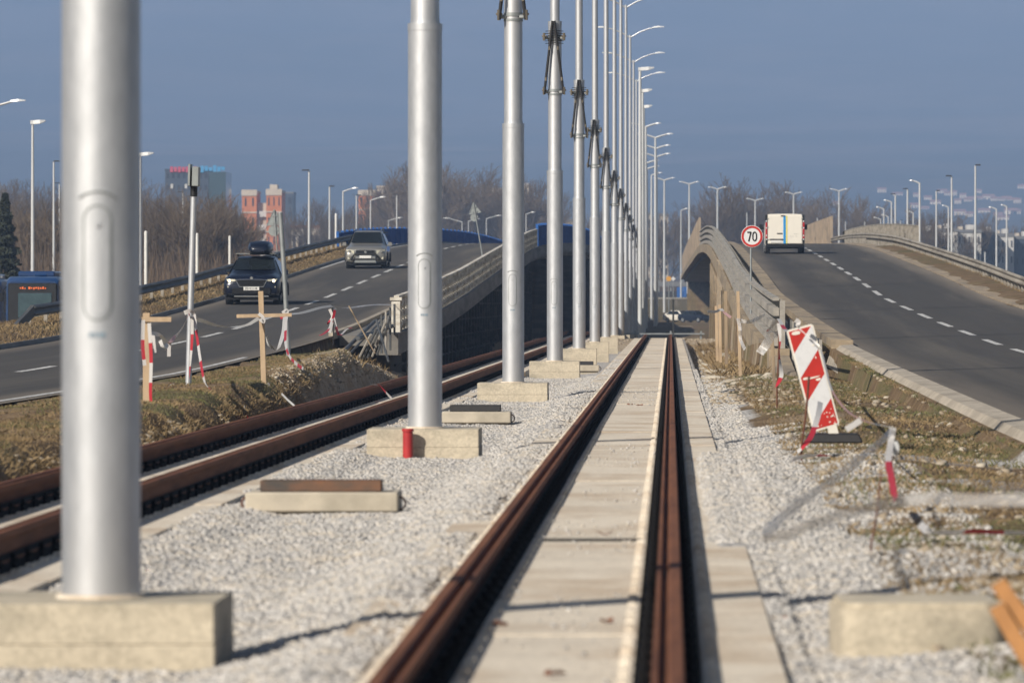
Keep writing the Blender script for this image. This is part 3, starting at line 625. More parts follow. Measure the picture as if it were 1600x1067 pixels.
# ================================================================== catenary poles with foundations
def pole_proto():
    t = thing('catenary_pole', '', 'pole', (0, 0, 0))
    mb = MB(); mb.tube([(0, 0, -.1), (0, 0, 4.27)], .18, 40); mb.build('lower_tube', 'galv', t, smooth=60)
    mb = MB(); mb.tube([(0, 0, 4.265), (0, 0, 4.34), (0, 0, 7.6)], [.158, .152, .152], 36); mb.tube([(0, 0, 4.2), (0, 0, 4.275)], [.184, .184], 40); mb.build('middle_tube', 'galv', t, smooth=60)
    mb = MB(); mb.tube([(0, 0, 7.59), (0, 0, 13), (0, 0, 19.1)], [.108, .1, .075], 28); mb.tube([(0, 0, 7.52), (0, 0, 7.62)], .156, 36); mb.build('upper_tube', 'galv', t, smooth=60)
    # hatch, curved plate following the tube
    def shell(mb, pts, r):      # polygon (angle offset in metres, z) wrapped round the tube front
        vs = []; n = len(pts)
        for rr in (.176, r):
            for u, z in pts: a = u / .18; vs.append((math.sin(a) * rr, -math.cos(a) * rr, z))
        c = [(0, -r * 1.0005, sum(p[1] for p in pts) / n)]
        fs = [(i, (i + 1) % n, n + (i + 1) % n, n + i) for i in range(n)]
        mb.add(vs + c, fs + [(n + i, n + (i + 1) % n, 2 * n) for i in range(n)])
    def stadium(w_, z0, z1, k=8):
        r_ = w_ / 2; p = []
        for i in range(k + 1): a = math.pi * i / k; p.append((r_ * math.cos(a), z1 - r_ + r_ * math.sin(a)))
        for i in range(k + 1): a = math.pi * (1 + i / k); p.append((r_ * math.cos(a), z0 + r_ + r_ * math.sin(a)))
        return p
    mb = MB()
    def ring(mb, w_, z0, z1, r, th):
        a = stadium(w_, z0, z1); b2 = stadium(w_ - 2 * th, z0 + th, z1 - th); vs = []; n = len(a)
        for (pp, rr) in ((a, .178), (a, r), (b2, r), (b2, .178)):
            for u, z in pp: q = u / .18; vs.append((math.sin(q) * rr, -math.cos(q) * rr, z))
        fs = []
        for lv in range(3):
            for i in range(n): j = (i + 1) % n; fs.append((lv * n + i, lv * n + j, (lv + 1) * n + j, (lv + 1) * n + i))
        mb.add(vs, fs)
    ring(mb, .136, 1.262, 1.792, .183, .008); mb.build('hatch_frame', 'galv_dull', t, smooth=40)
    mb = MB(); p = stadium(.112, 1.285, 1.765); vs = []; n = len(p)
    # door as strips so that it follows the curve
    cols_ = 6
    for i in range(cols_ + 1):
        u = -.056 + .112 * i / cols_; hh = math.sqrt(max(.056 ** 2 - u * u, 0)); q = u / .18
        for z in (1.285 + .056 - hh, 1.765 - .056 + hh): vs.append((math.sin(q) * .1825, -math.cos(q) * .1825, z))
    fs = [(2 * i, 2 * i + 2, 2 * i + 3, 2 * i + 1) for i in range(cols_)]
    mb.add(vs, fs); mb.tube([(0, -.18, 1.70), (0, -.192, 1.70)], .011, 8); mb.build('hatch_door', 'galv', t, smooth=40)
    mb = MB(); k = 10; pts = []
    for i in range(k + 1):
        a = math.pi * (.2 + .6 * i / k); u = .105 * math.cos(a); z = 1.775 + .075 * math.sin(a); q = u / .18; pts.append((math.sin(q) * .182, -math.cos(q) * .182, z))
    mb.tube(pts, .005, 6); mb.build('drip_rim', 'galv_dull', t, smooth=40)
    mb = MB()
    for u in (-.03, -.01, .012, .03): q = u / .18; mb.box((math.sin(q) * .181, -math.cos(q) * .181, 1.20), (.014, .004, .022))
    mb.build('maker_mark', 'maker_ink', t, smooth=0)
    # folded bracket arms: two clamp bands and two dark struts in a V
    br = []
    for nm, z in (('clamp_band', 6.07), ('clamp_band', 7.28)):
        mb = MB(); mb.tube([(0, 0, z - .03), (0, 0, z + .03)], .164, 28); mb.tube([(0, 0, z - .11), (0, 0, z - .07)], .162, 28)
        for s in (-1, 1): mb.tube([(s * .12, -.10, z - .04), (s * .235, -.16, z - .04)], .035, 7)
        mb.build(nm, 'galv_dull', t, smooth=40)
        for s in (-1, 1): mb = MB(); mb.tube([(s * .225, -.2, z - .10), (s * .225, -.2, z + .07)], .03, 7); mb.tube([(s * .17, -.19, z), (s * .27, -.17, z)], .02, 6); mb.build('clamp_bolt', 'brass_bolt', t, smooth=40)
    for s in (-1, 1):
        mb = MB(); mb.tube([(s * .22, -.2, 5.98), (s * .02 - .01, -.22, 7.62)], .030, 8); mb.build('strut', 'black_steel', t, smooth=40)
        for f_ in (.2, .62): z = 5.98 + 1.64 * f_; x = s * .22 + (s * .02 - .01 - s * .22) * f_; mb = MB(); mb.tube([(x, -.23, z - .03), (x, -.23, z + .05)], .026, 6); mb.build('strut_bolt', 'brass_bolt', t, smooth=40)
    mb = MB()
    for k in range(6): z = 7.12 + k * .055; mb.tube([(-.20, -.1, z), (-.1, -.19, z), (.05, -.2, z + .01), (.2, -.08, z)], .008, 5)
    mb.build('wire_coil', 'black_steel', t, smooth=40)
    # lamp arms
    for s in (-1, 1):
        mb = MB(); mb.tube([(s * .03, 0, 18.95), (s * .6, 0, 19.28), (s * 1.2, 0, 19.5), (s * 1.6, 0, 19.58)], [.05, .045, .04, .04], 8); mb.build('lamp_arm', 'galv', t, smooth=40)
        mb = MB(); mb.loft([[(s * 1.5, -.10, 19.55), (s * 1.5, .10, 19.55), (s * 1.5, .06, 19.63), (s * 1.5, -.06, 19.63)], [(s * 1.8, -.16, 19.57), (s * 1.8, .16, 19.57), (s * 1.8, .1, 19.68), (s * 1.8, -.1, 19.68)], [(s * 2.2, -.08, 19.59), (s * 2.2, .08, 19.59), (s * 2.2, .05, 19.64), (s * 2.2, -.05, 19.64)]])
        mb.build('lamp_head', 'galv_pale', t, smooth=40)
    return t
pole0 = pole_proto(); KIDS = {}
POLES = [(W(158, 930, 26.0).x, 26.0), (-2.60, 60.2)] + [(-2.60, 60.2 + 33.75 * k) for k in range(1, 12)]
def block(y, x, wd, zt, zb, label):
    t = thing('foundation_block', label, 'foundation', (x, y, zt), 0, 'concrete foundation blocks under the poles')
    h = zt - zb; mb = MB(); mb.box((0, 0, -h * .26), (wd, wd, h * .52)); mb.build('upper_lift', 'foundation', t, smooth=0, bevel=.003)
    mb = MB(); mb.box((0, 0, -h * .52 - (h * .48 + .25) / 2 - .002), (wd + .004, wd + .004, h * .48 + .25)); mb.build('lower_lift', 'foundation', t, smooth=0, bevel=.003)
    mb = MB(); mb.tube([(0, 0, -.01), (0, 0, .018)], [.215, .20], 32); mb.build('mortar_collar', 'slab', t, smooth=40)
    return t
for k, (x, y) in enumerate(POLES):
    lab = f'silver steel catenary pole, {ORD[k]} of the row counted from the camera'
    if k == 0: lab = 'thick silver steel pole nearest the camera, out of focus with an oval hatch'
    if k == 1: lab = 'silver steel pole standing on the block with the red pipe, second from the camera'
    o = pole0 if k == 0 else copy_tree(pole0)
    o.location = (x, y, float(np.interp(y, [0, 60, 160, 240, 400, 700], [-.0, .02, .02, -.1, -.9, -1.1]))); o['label'] = lab; o['group'] = 'silver catenary poles between the tracks'
    o.rotation_euler = (0, 0, random.uniform(-.12, .12) if k > 1 else 0)
    if k < 11:
        zt = o.location.z; zb = float(gb(y)) ; wd = [1.12, 1.17, 1.15, 1.12, 1.0, .95, .95][min(k, 6)]
        block(y, x, wd, zt, zb, f'cast concrete block under the {ORD[k]} pole from the camera' if k != 1 else 'concrete block with a red ribbed pipe on its front, under the second pole')
# red ribbed pipe on the second foundation
t = thing('ribbed_pipe', 'short red ribbed plastic pipe standing at the front of a pole foundation', 'pipe', (W(636, 722, 59.3).x, 59.48, -.36))
mb = MB(); path = []; rs = []
for i in range(25): path.append((0, 0, .0 + i * .0162)); rs.append(.056 if i % 2 else .050)
mb.tube(path, rs, 16, cap=False); mb.tube(path[::-1], [r * .8 for r in rs], 16, cap=False); mb.build('pipe_wall', 'red_pipe', t, smooth=60)
mb = MB(); mb.tube([(0, 0, .36), (0, 0, .392)], .062, 16, cap=False); mb.build('pipe_collar', 'red_pipe', t)

# ---- concrete plinths with rusty channel covers beside the left track
def plinth(px0, px1, py, wp, label, mt, zb=-.33):
    d = (CZ - zb) * F / (py - CY); s = F / d; x0 = (px0 - CX) / s; x1 = (px1 - CX) / s
    t = thing('cable_plinth', label, 'plinth', ((x0 + x1) / 2, d + .35, zb), .0, 'concrete plinths with metal covers between the tracks')
    wd = x1 - x0
    mb = MB(); mb.box((0, 0, .0), (wd * .92, .55, .12)); mb.build('footing', 'plinth', t, smooth=0, bevel=.01)
    mb = MB(); mb.box((0, 0, .135), (wd, .66, .15)); mb.build('concrete_body', 'plinth', t, smooth=0, bevel=.012)
    mb = MB(); mb.prism([(-.15, .211), (.15, .211), (.13, .30), (-.13, .30)], 'x', -wd / 2 + .1, wd / 2 - .14)
    mb.build('metal_cover', mt, t, smooth=0, bevel=.008)
    for s_ in (-1, 1):
        mb = MB(); pts = [(s_ * (wd / 2 - .01), -.12 + .05 * math.cos(a), .12 + .05 * math.sin(a)) for a in np.linspace(0, math.pi, 7)]
        pts = [(s_ * (wd / 2 + .045 * math.sin(a)), -.1, .12 + .05 * math.cos(a)) for a in np.linspace(0, math.pi, 9)]
        mb.tube(pts, .009, 6); mb.build('lifting_loop', 'rebar', t, smooth=40)
    return t
plinth(383, 622, 812, 190, 'concrete plinth topped by a rusty brown steel cover, nearest the camera', 'rust_plate')
plinth(690, 798, 668, 90, 'concrete plinth with a black steel cover behind the second pole', 'black_steel')
plinth(880, 936, 584, 50, 'low concrete plinth with dark cover between the fourth and fifth poles', 'black_steel', zb=-.40)
# ================================================================== vehicles
def body_rings(st, n_extra=0):
    rings = []
    for (y, zb, w_, zs, zt, wt) in st:
        half = [(0, zb), (w_ * .80, zb), (w_ * .95, zb + .05), (w_, zb + (zs - zb) * .35), (w_ * 1.0, zb + (zs - zb) * .7), (w_ * .975, zs), (w_ * .93, zs + .03 * (zt > zs)), (wt, zt - .05 * (zt - zs > .1)), (wt * .88, zt - .012 * (zt - zs > .05)), (wt * .5, zt), (0, zt + .004)]
        ring = [(x, y, z) for x, z in half] + [(-x, y, z) for x, z in half[-2:0:-1]]
        rings.append(ring)
    return rings
def wheel(parent, x, y, r, wd, alloy='alloy'):
    s = 1 if x > 0 else -1
    wmb = MB(); wmb.tube([(x - wd / 2, y, r), (x - wd / 2 + .02, y, r), (x + wd / 2 - .02, y, r), (x + wd / 2, y, r)], [r * .93, r, r, r * .93], 24)
    wo_ = wmb.build('wheel', 'tyre', parent, smooth=40)
    mb = MB(); mb.tube([(x + s * wd / 2, y, r), (x + s * (wd / 2 + .012), y, r)], [r * .66, r * .62], 20)
    for k in range(5):
        a = k * 2 * math.pi / 5; mb.box((x + s * (wd / 2 + .016), y + math.cos(a) * r * .36, r + math.sin(a) * r * .36), (.012, .07, r * .5), M=Matrix.Rotation(-a + math.pi / 2, 3, 'X'))
    mb.build('rim', alloy, wo_, smooth=30)
def quad(mb, p, off=(0, 0, 0), thick=(0, .012, 0)):
    a = [Vector(q) + Vector(off) for q in p]; b_ = [q + Vector(thick) for q in a]; n = len(a)
    mb.add(a + b_, [(i, (i + 1) % n, n + (i + 1) % n, n + i) for i in range(n)] + [tuple(range(n - 1, -1, -1)), tuple(range(n, 2 * n))])
def text_obj(txt, size, m, parent, loc, rot=(R(90), 0, 0), xs=1.0, extrude=.004, align='CENTER', name='lettering'):
    cu = bpy.data.curves.new('t', 'FONT'); cu.body = txt; cu.size = size; cu.extrude = extrude; cu.align_x = align; cu.align_y = 'CENTER'; cu.offset = size * .012
    o = bpy.data.objects.new('t', cu); COL.objects.link(o); dg = bpy.context.evaluated_depsgraph_get(); dg.update()
    me = bpy.data.meshes.new_from_object(o.evaluated_get(dg)); bpy.data.objects.remove(o)
    me.transform(Matrix.Translation(loc) @ Matrix.Rotation(rot[2], 4, 'Z') @ Matrix.Rotation(rot[0], 4, 'X') @ Matrix.Diagonal((xs, 1, 1, 1)))
    me.materials.clear(); me.materials.append(MATS[m]); q = bpy.data.objects.new(name, me); COL.objects.link(q); q.parent = parent; return q

def suv(label, loc, paint, L=4.7, Wd=1.88, H=1.66, bar=False, hood=1.02, rz=0.0, lamps='lamp_clear'):
    t = thing('parked_car' if False else 'car', label, 'car', loc, rz)
    h = Wd / 2
    st = [(-.02, .42, h * .80, .62, .70, h * .70), (.03, .30, h * .90, .72, .86, h * .76), (.14, .26, h * .965, .80, hood - .06, h * .80), (.40, .25, h, .86, hood, h * .82), (.95, .25, h, .92, hood + .07, h * .82),
          (1.22, .25, h, .96, hood + .10, h * .80), (1.55, .25, h, .98, hood + .29, h * .74), (1.95, .25, h, 1.0, H - .08, h * .66), (2.35, .25, h, 1.01, H - .01, h * .66), (3.2, .25, h, 1.02, H, h * .66), (4.1, .25, h, 1.02, H - .06, h * .65), (4.45, .28, h * .98, 1.02, H - .25, h * .66), (L - .05, .33, h * .94, .98, 1.10, h * .74), (L, .4, h * .88, .8, .9, h * .7)]
    mb = MB(); mb.loft(body_rings(st)); body = mb.build('body', paint, t, smooth=32)
    # wheel arches + under-tray
    mb = MB(); mb.bbox(-h * .93, h * .93, .10, L - .12, .17, .262); mb.build('underbody', 'plastic_black', t, smooth=0, bevel=.01)
    for s in (-1, 1):
        for y in (.86, L - .95):
            mb = MB(); pts = []
            for k in range(15):
                a = math.pi * k / 14; pts.append((s * (h - .01), y + .43 * math.cos(a), .34 + .40 * math.sin(a)))
            mb.tube(pts, .045, 6); mb.build('wheel_arch', 'plastic_black', t, smooth=40)
            wheel(t, s * (h - .14), y, .355, .24)
    # glass
    a = st[5]; b_ = st[7]
    def P(sta, fx, f): return None
    y0, y1 = 1.27, 1.91; z0, z1 = hood + .145, H - .11
    w0, w1 = h * .765, h * .625
    mb = MB(); quad(mb, [(-w0, y0, z0), (w0, y0, z0), (w1, y1, z1), (-w1, y1, z1)], off=(0, -.035, .03), thick=(0, .02, -.01)); mb.build('windscreen', 'glass', t, smooth=0)
    for s in (-1, 1):
        mb = MB(); quad(mb, [(s * h * .93, 1.62, 1.06), (s * h * .925, 4.2, 1.09), (s * h * .70, 4.0, H - .14), (s * h * .695, 2.15, H - .14)], off=(s * .012, 0, 0), thick=(-.012, 0, 0)); mb.build('side_window', 'glass', t, smooth=0)
        mb = MB(); mb.box((s * (h + .10), 1.50, 1.10), (.20, .14, .17), taper=.8); mb.tube([(s * (h - .06), 1.52, 1.03), (s * (h + .06), 1.52, 1.06)], .03, 6); mb.build('wing_mirror', paint if paint != 'car_beige' else 'car_beige', t, smooth=30, bevel=.02)
        mb = MB(); mb.tube([(s * h * .64, 2.1, H + .0), (s * h * .66, 2.25, H + .055), (s * h * .66, 3.9, H + .05), (s * h * .64, 4.05, H - .02)], .018, 6); mb.build('roof_rail', 'galv_dull', t, smooth=40)
    # front
    gz0, gz1 = hood - .38, hood - .21
    if not bar:
        mb = MB(); quad(mb, [(-.50, 0, gz1 + .02), (-.38, 0, gz0 - .02), (.38, 0, gz0 - .02), (.50, 0, gz1 + .02)], off=(0, -.03, 0), thick=(0, .14, 0)); g = mb.build('grille', 'plastic_black', t, smooth=0)
        mb = MB()
        for k in range(-9, 10): mb.box((k * .045, -.036, (gz0 + gz1) / 2), (.012, .02, (gz1 - gz0) - .02))
        mb.build('grille_slats', 'black_steel', g, smooth=0)
        mb = MB(); mb.tube([(-.52, -.04, gz1 + .03), (-.40, -.05, gz0 - .03), (.40, -.05, gz0 - .03), (.52, -.04, gz1 + .03)], .014, 6); mb.tube([(-.52, -.03, gz1 + .03), (0, -.045, gz1 + .045), (.52, -.03, gz1 + .03)], .011, 6); mb.build('grille_surround', 'chrome', g, smooth=40)
        mb = MB(); mb.tube([(0, -.03, gz1 + .09), (0, .03, gz1 + .09)], .048, 16); mb.build('badge', 'chrome', t, smooth=40)
        for s in (-1, 1):
            mb = MB(); quad(mb, [(s * .53, -.02, gz1 - .02), (s * .80, .10, gz1 - .05), (s * .86, .16, gz1 + .06), (s * .54, -.01, gz1 + .045)], off=(0, -.02, 0), thick=(0, .10, 0)); hl = mb.build('headlight', 'lamp_clear', t, smooth=0, bevel=.01)
            mb = MB(); mb.tube([(s * .74, -.0, gz1 + .0), (s * .74, .05, gz1)], .052, 12); mb.build('lamp_lens', 'lamp_on', hl, smooth=40)
            mb = MB(); mb.box((s * .72, .02, gz0 - .04), (.17, .05, .05)); mb.build('fog_light', 'lamp_clear', t, smooth=0, bevel=.01)
        mb = MB(); mb.box((0, -.03, .47), (1.30, .08, .20)); mb.box((0, .0, .36), (1.6, .08, .06)); mb.build('lower_intake', 'plastic_black', t, smooth=0, bevel=.015)
        mb = MB(); mb.box((0, -.06, .29), (1.15, .05, .05)); mb.build('skid_plate', 'chrome', t, smooth=0, bevel=.01)
        pl = MB(); pl.box((0, -.085, .55), (.52, .02, .115)); p = pl.build('number_plate', 'plate_white', t, smooth=0); text_obj('ZG 4111-IK', .105, 'ink', p, (0, -.098, .55), xs=.82)
        mb = MB(); mb.box((.42, 1.73, H - .24), (.36, .01, .09)); mb.build('windscreen_strip', 'sign_grey', t, smooth=0)
    else:
        mb = MB(); mb.box((0, -.01, gz0 + .10), (.82, .10, .16)); g = mb.build('grille', 'plastic_black', t, smooth=0, bevel=.02)
        mb = MB(); mb.tube([(-.44, -.05, gz0 + .0), (-.42, -.045, gz1 + .03), (0, -.06, gz1 + .045), (.42, -.045, gz1 + .03), (.44, -.05, gz0 + .0)], .022, 6); mb.box((0, -.06, gz0 + .0), (.7, .03, .03)); mb.build('grille_surround', 'chrome', g, smooth=40)
        mb = MB(); mb.tube([(0, -.07, gz0 + .115), (0, -.04, gz0 + .115)], .055, 14); mb.build('badge', 'chrome', t, smooth=40)
        for s in (-1, 1):
            mb = MB(); quad(mb, [(s * .50, -.02, gz0 + .03), (s * .80, .10, gz0 + .06), (s * .86, .14, gz1 + .06), (s * .66, .02, gz1 + .05), (s * .48, -.02, gz1 - .0)], off=(0, -.02, 0), thick=(0, .10, 0)); hl = mb.build('headlight', 'lamp_clear', t, smooth=0, bevel=.01)
            mb = MB(); mb.tube([(s * .70, -.03, gz1 - .02), (s * .70, .05, gz1 - .02)], .06, 12); mb.build('lamp_lens', 'chrome', hl, smooth=40)
            mb = MB(); mb.tube([(s * .74, -.02, .47), (s * .74, .08, .47)], .05, 12); mb.build('fog_light', 'lamp_clear', t, smooth=40)
        # bull bar
        mb = MB(); mb.tube([(-.62, -.10, .38), (-.58, -.14, .50), (-.46, -.16, gz0 + .03), (.46, -.16, gz0 + .03), (.58, -.14, .50), (.62, -.10, .38)], .045, 8)
        mb.tube([(-.60, -.12, .42), (.60, -.12, .42)], .035, 8); mb.build('bull_bar', 'black_steel', t, smooth=40)
        mb = MB(); mb.box((0, -.08, .50), (.9, .06, .14)); mb.box((0, -.08, .33), (1.0, .06, .15), taper=.9); mb.build('skid_plate', 'chrome', t, smooth=0, bevel=.02)
        pl = MB(); pl.box((0, -.19, .525), (.52, .02, .115)); p = pl.build('number_plate', 'plate_white', t, smooth=0)
    return t
dcar = W(393, 478, 190); bcar = W(571, 414.5, 250)
suv('dark navy car with lit headlights and a black roof box on the left road', (dcar.x, 190, float(zL(190)) + .0), 'car_navy')
suv('beige silver car with a black bull bar following on the left road', (bcar.x, 250, float(zL(250))), 'car_beige', L=4.4, Wd=1.82, H=1.72, bar=True, hood=1.0)
# roof box and cross bars on the dark car
t = thing('roof_box', 'glossy black roof box on top of the dark navy car', 'roof box', (dcar.x + .14, 192.4, float(zL(190)) + 1.78))
mb = MB(); rings = []
for y, s_, hh in ((-.95, .55, .12), (-.85, .85, .24), (-.5, 1, .36), (.4, 1, .38), (.9, .92, .34), (1.05, .6, .2)):
    w_ = .39 * s_; rings.append([(x * w_, y, z * hh) for x, z in ((-.8, .0), (-1, .25), (-1, .6), (-.85, .9), (-.5, 1), (0, 1.03), (.5, 1), (.85, .9), (1, .6), (1, .25), (.8, 0))])
mb.loft(rings); mb.build('lid', 'car_navy', t, smooth=40)
mb = MB(); mb.box((0, .05, -.03), (.66, 1.6, .1)); mb.build('base', 'plastic_black', t, smooth=0, bevel=.03)
t = thing('roof_bar', 'silver cross bar over the roof of the dark navy car', 'roof bar', (dcar.x, 191.9, float(zL(190)) + 1.70))
mb = MB(); mb.box((0, 0, .03), (1.34, .06, .03)); mb.build('bar', 'chrome', t, smooth=0)
for s in (-1, 1):
    mb = MB(); mb.box((s * .6, 0, -.02), (.06, .1, .07)); mb.build('foot', 'plastic_black', t, smooth=0)

# ---- white van seen from behind
vz = float(zR(278)); vx = W(1226.5, 403, 278).x
t = thing('van', 'white delivery van seen from behind with a blue and yellow stripe', 'van', (vx, 278, vz))
h = .97; H = 1.96
rings = []
for y, s_, top in ((0, .985, H - .03), (.06, 1, H), (3.2, 1, H), (3.9, .92, H - .1)):
    half = [(0, .42), (h * .97, .42), (h, .55), (h, 1.05), (h * .965, 1.45), (h * .90, top - .10), (h * .84, top - .02), (h * .4, top), (0, top + .005)]
    rings.append([(x * s_, y, z) for x, z in half] + [(-x * s_, y, z) for x, z in half[-2:0:-1]])
mb = MB(); mb.loft(rings); mb.build('body', 'car_white', t, smooth=32)
mb = MB(); rr = []
for y, top, s_ in ((3.85, 1.86, .92), (4.2, 1.3, .93), (4.9, .98, .85), (5.0, .6, .8)):
    rr.append([(-h * s_, y, .42), (h * s_, y, .42), (h * s_ * .95, y, top), (-h * s_ * .95, y, top)])
mb.loft(rr); mb.build('cab', 'car_white', t, smooth=20)
mb = MB(); mb.box((0, -.04, .41), (1.86, .16, .17)); mb.bbox(-.9, .9, .0, 4.6, .30, .415); mb.build('rear_bumper', 'plastic_black', t, smooth=0, bevel=.02)
for s in (-1, 1):
    mb = MB(); mb.box((s * .425, -.012, 1.19), (.815, .03, 1.36)); mb.build('rear_door', 'car_white', t, smooth=0, bevel=.01)
    mb = MB(); mb.box((s * .905, -.012, 1.2), (.10, .03, 1.42)); mb.build('corner_trim', 'plastic_black', t, smooth=0)
    mb = MB(); mb.box((s * .91, -.03, 1.15), (.095, .05, .78)); tl = mb.build('tail_light', 'tail_red', t, smooth=0, bevel=.012)
    mb = MB()
    for z in (1.60, 1.27, .90, .72): mb.tube([(s * .905, -.062, z), (s * .905, -.05, z)], .035, 8)
    mb.build('lamp_lens', 'sign_white', tl, smooth=0)
    wheel(t, s * .84, .85, .34, .23); wheel(t, s * .84, 4.1, .34, .23)
    for z in (.70, 1.3, 1.72):
        mb = MB(); mb.box((s * .84, -.04, z), (.08, .03, .035)); mb.build('hinge', 'galv_dull', t, smooth=0)
mb = MB(); mb.box((1.10, 3.9, 1.36), (.16, .12, .26)); mb.tube([(.92, 3.95, 1.3), (1.1, 3.95, 1.3)], .03, 6); mb.build('wing_mirror', 'plastic_black', t, smooth=0, bevel=.02)
mb = MB(); mb.box((-1.10, 3.9, 1.36), (.16, .12, .26)); mb.tube([(-.92, 3.95, 1.3), (-1.1, 3.95, 1.3)], .03, 6); mb.build('wing_mirror', 'plastic_black', t, smooth=0, bevel=.02)
mb = MB(); mb.box((-.02, -.032, 1.19), (.12, .012, 1.36)); mb.build('blue_stripe', 'stripe_blue', t, smooth=0)
mb = MB(); mb.box((.085, -.032, 1.19), (.055, .012, 1.36)); mb.build('yellow_stripe', 'stripe_yellow', t, smooth=0)
mb = MB(); mb.box((-.26, -.04, 1.0), (.26, .03, .045)); mb.build('door_handle', 'plastic_black', t, smooth=0)
mb = MB(); mb.box((-.43, -.045, .71), (.66, .05, .05)); mb.box((-.1, -.045, 1.86), (.2, .04, .04)); mb.build('plate_light_bar', 'plastic_black', t, smooth=0)
mb = MB(); mb.box((-.43, -.036, .61), (.54, .02, .12)); mb.build('number_plate', 'plate_white', t, smooth=0)
mb = MB()
for q in range(5): mb.box((.28 + q * .09, -.031, .98 if q > 1 else .86), (.05, .008, .014))
mb.box((.55, -.031, .86), (.035, .01, .03)); mb.box((.55, -.031, .98), (.035, .01, .03)); mb.build('small_print', 'sign_grey', t, smooth=0)

# ---- bus on the service road far left
def bus(label, x, y, z, rz=0):
    t = thing('bus', label, 'bus', (x, y, z), rz)
    mb = MB(); w_ = 1.27; H = 3.05; rings = []
    for yy, s_, top in ((0, .93, H - .22), (.12, .98, H - .08), (.5, 1, H), (11.5, 1, H), (12, .95, H - .1)):
        half = [(0, .35), (w_ * .96, .35), (w_, .6), (w_, 1.2), (w_ * .995, 2.4), (w_ * .96, top - .12), (w_ * .86, top), (0, top + .03)]
        rings.append([(a * s_, yy, b_) for a, b_ in half] + [(-a * s_, yy, b_) for a, b_ in half[-2:0:-1]])
    mb.loft(rings); mb.build('body', 'bus_blue', t, smooth=30)
    mb = MB(); mb.box((0, -.04, 1.78), (2.26, .12, 1.95)); mb.build('front_mask', 'ink', t, smooth=0, bevel=.05)
    mb = MB(); mb.box((.12, -.115, 1.72), (1.55, .05, 1.15)); mb.build('windscreen', 'bus_glass', t, smooth=0, bevel=.12)
    mb = MB()
    for q, wd in enumerate((.05, .07, .04, .09, .05, .06, .08, .05, .06, .07, .04)): mb.box((-.55 + q * .105 + (.1 if q > 2 else 0), -.12, 2.52 + .012 * math.sin(q * 2.3)), (wd, .03, .07 + .035 * (q % 2)))
    mb.build('destination_display', 'amber_led', t, smooth=0)
    mb = MB(); mb.box((0, 3.2, 3.18), (1.7, 3.2, .26)); mb.box((.3, 1.0, 3.12), (.6, .5, .12)); mb.build('roof_unit', 'bus_blue', t, smooth=0, bevel=.06)
    for s in (-1, 1):
        mb = MB(); mb.bbox(s * w_ - .01 if s > 0 else -w_ - .012, w_ + .012 if s > 0 else -w_ + .01, .5, 11.3, 1.35, 2.45); mb.build('side_window', 'window_dark', t, smooth=0)
        mb = MB()
        for q in range(8): mb.bbox(s * (w_ + .02) - .01, s * (w_ + .02) + .01, 1.5 + q * 1.35, 1.62 + q * 1.35, 1.3, 2.5)
        mb.build('window_pillar', 'facade_white', t, smooth=0)
        wheel(t, s * 1.1, 2.6, .48, .28); wheel(t, s * 1.1, 8.8, .48, .28)
        mb = MB(); mb.box((s * .9, -.08, .78), (.34, .08, .16)); mb.build('headlight', 'lamp_clear', t, smooth=0, bevel=.02)
        mb = MB(); mb.box((s * 1.42, -.1, 2.1), (.16, .12, .4)); mb.tube([(s * 1.2, 0, 2.6), (s * 1.42, -.1, 2.3)], .025, 6); mb.build('wing_mirror', 'plastic_black', t, smooth=0, bevel=.02)
    return t
bp_ = W(51, 471, 262)
bus('blue city bus behind the broken guard rail end at the far left', bp_.x, 262, -.55, rz=.0)
bus('blue bus mostly cut off by the left edge of the photo', W(-35, 471, 290).x, 290, -.55)

# ---- white car on the cross street
def small_car(label, x, y, z, rz, paint):
    t = thing('car', label, 'car', (x, y, z), rz)
    h = .85; st = [(-.0, .3, h * .85, .6, .68, h * .75), (.1, .22, h * .95, .7, .82, h * .8), (.8, .2, h, .85, .95, h * .8), (1.1, .2, h, .88, 1.0, h * .8), (1.7, .2, h, .9, 1.42, h * .66), (2.9, .2, h, .9, 1.44, h * .66), (3.6, .2, h, .9, 1.1, h * .72), (4.0, .25, h * .93, .85, .95, h * .75)]
    mb = MB(); mb.loft(body_rings(st)); mb.build('body', paint, t, smooth=30)
    for s in (-1, 1):
        mb = MB(); quad(mb, [(s * h * .955, 1.25, .95), (s * h * .955, 3.4, .95), (s * h * .74, 3.0, 1.35), (s * h * .74, 1.75, 1.35)], off=(s * .015, 0, 0), thick=(-.012, 0, 0)); mb.build('side_window', 'glass', t, smooth=0)
        wheel(t, s * (h - .1), .75, .31, .2); wheel(t, s * (h - .1), 3.2, .31, .2)
    mb = MB(); quad(mb, [(-h * .75, 1.12, 1.0), (h * .75, 1.12, 1.0), (h * .62, 1.62, 1.38), (-h * .62, 1.62, 1.38)], off=(0, -.03, .03), thick=(0, .02, 0)); mb.build('windscreen', 'glass', t, smooth=0)
    return t
p = W(1081, 503, 700); small_car('white car on the cross street seen under the right bridge', p.x, 700, -1.18, R(50), 'car_white')
p = W(1105, 503, 690); small_car('dark car beside the white car at the foot of the bridge wall', p.x, 690, -1.18, R(50), 'car_navy')

# ================================================================== signs, posts, tapes
def gzp(x, y): return float(ground_z(np.array([x]), np.array([y]))[0])
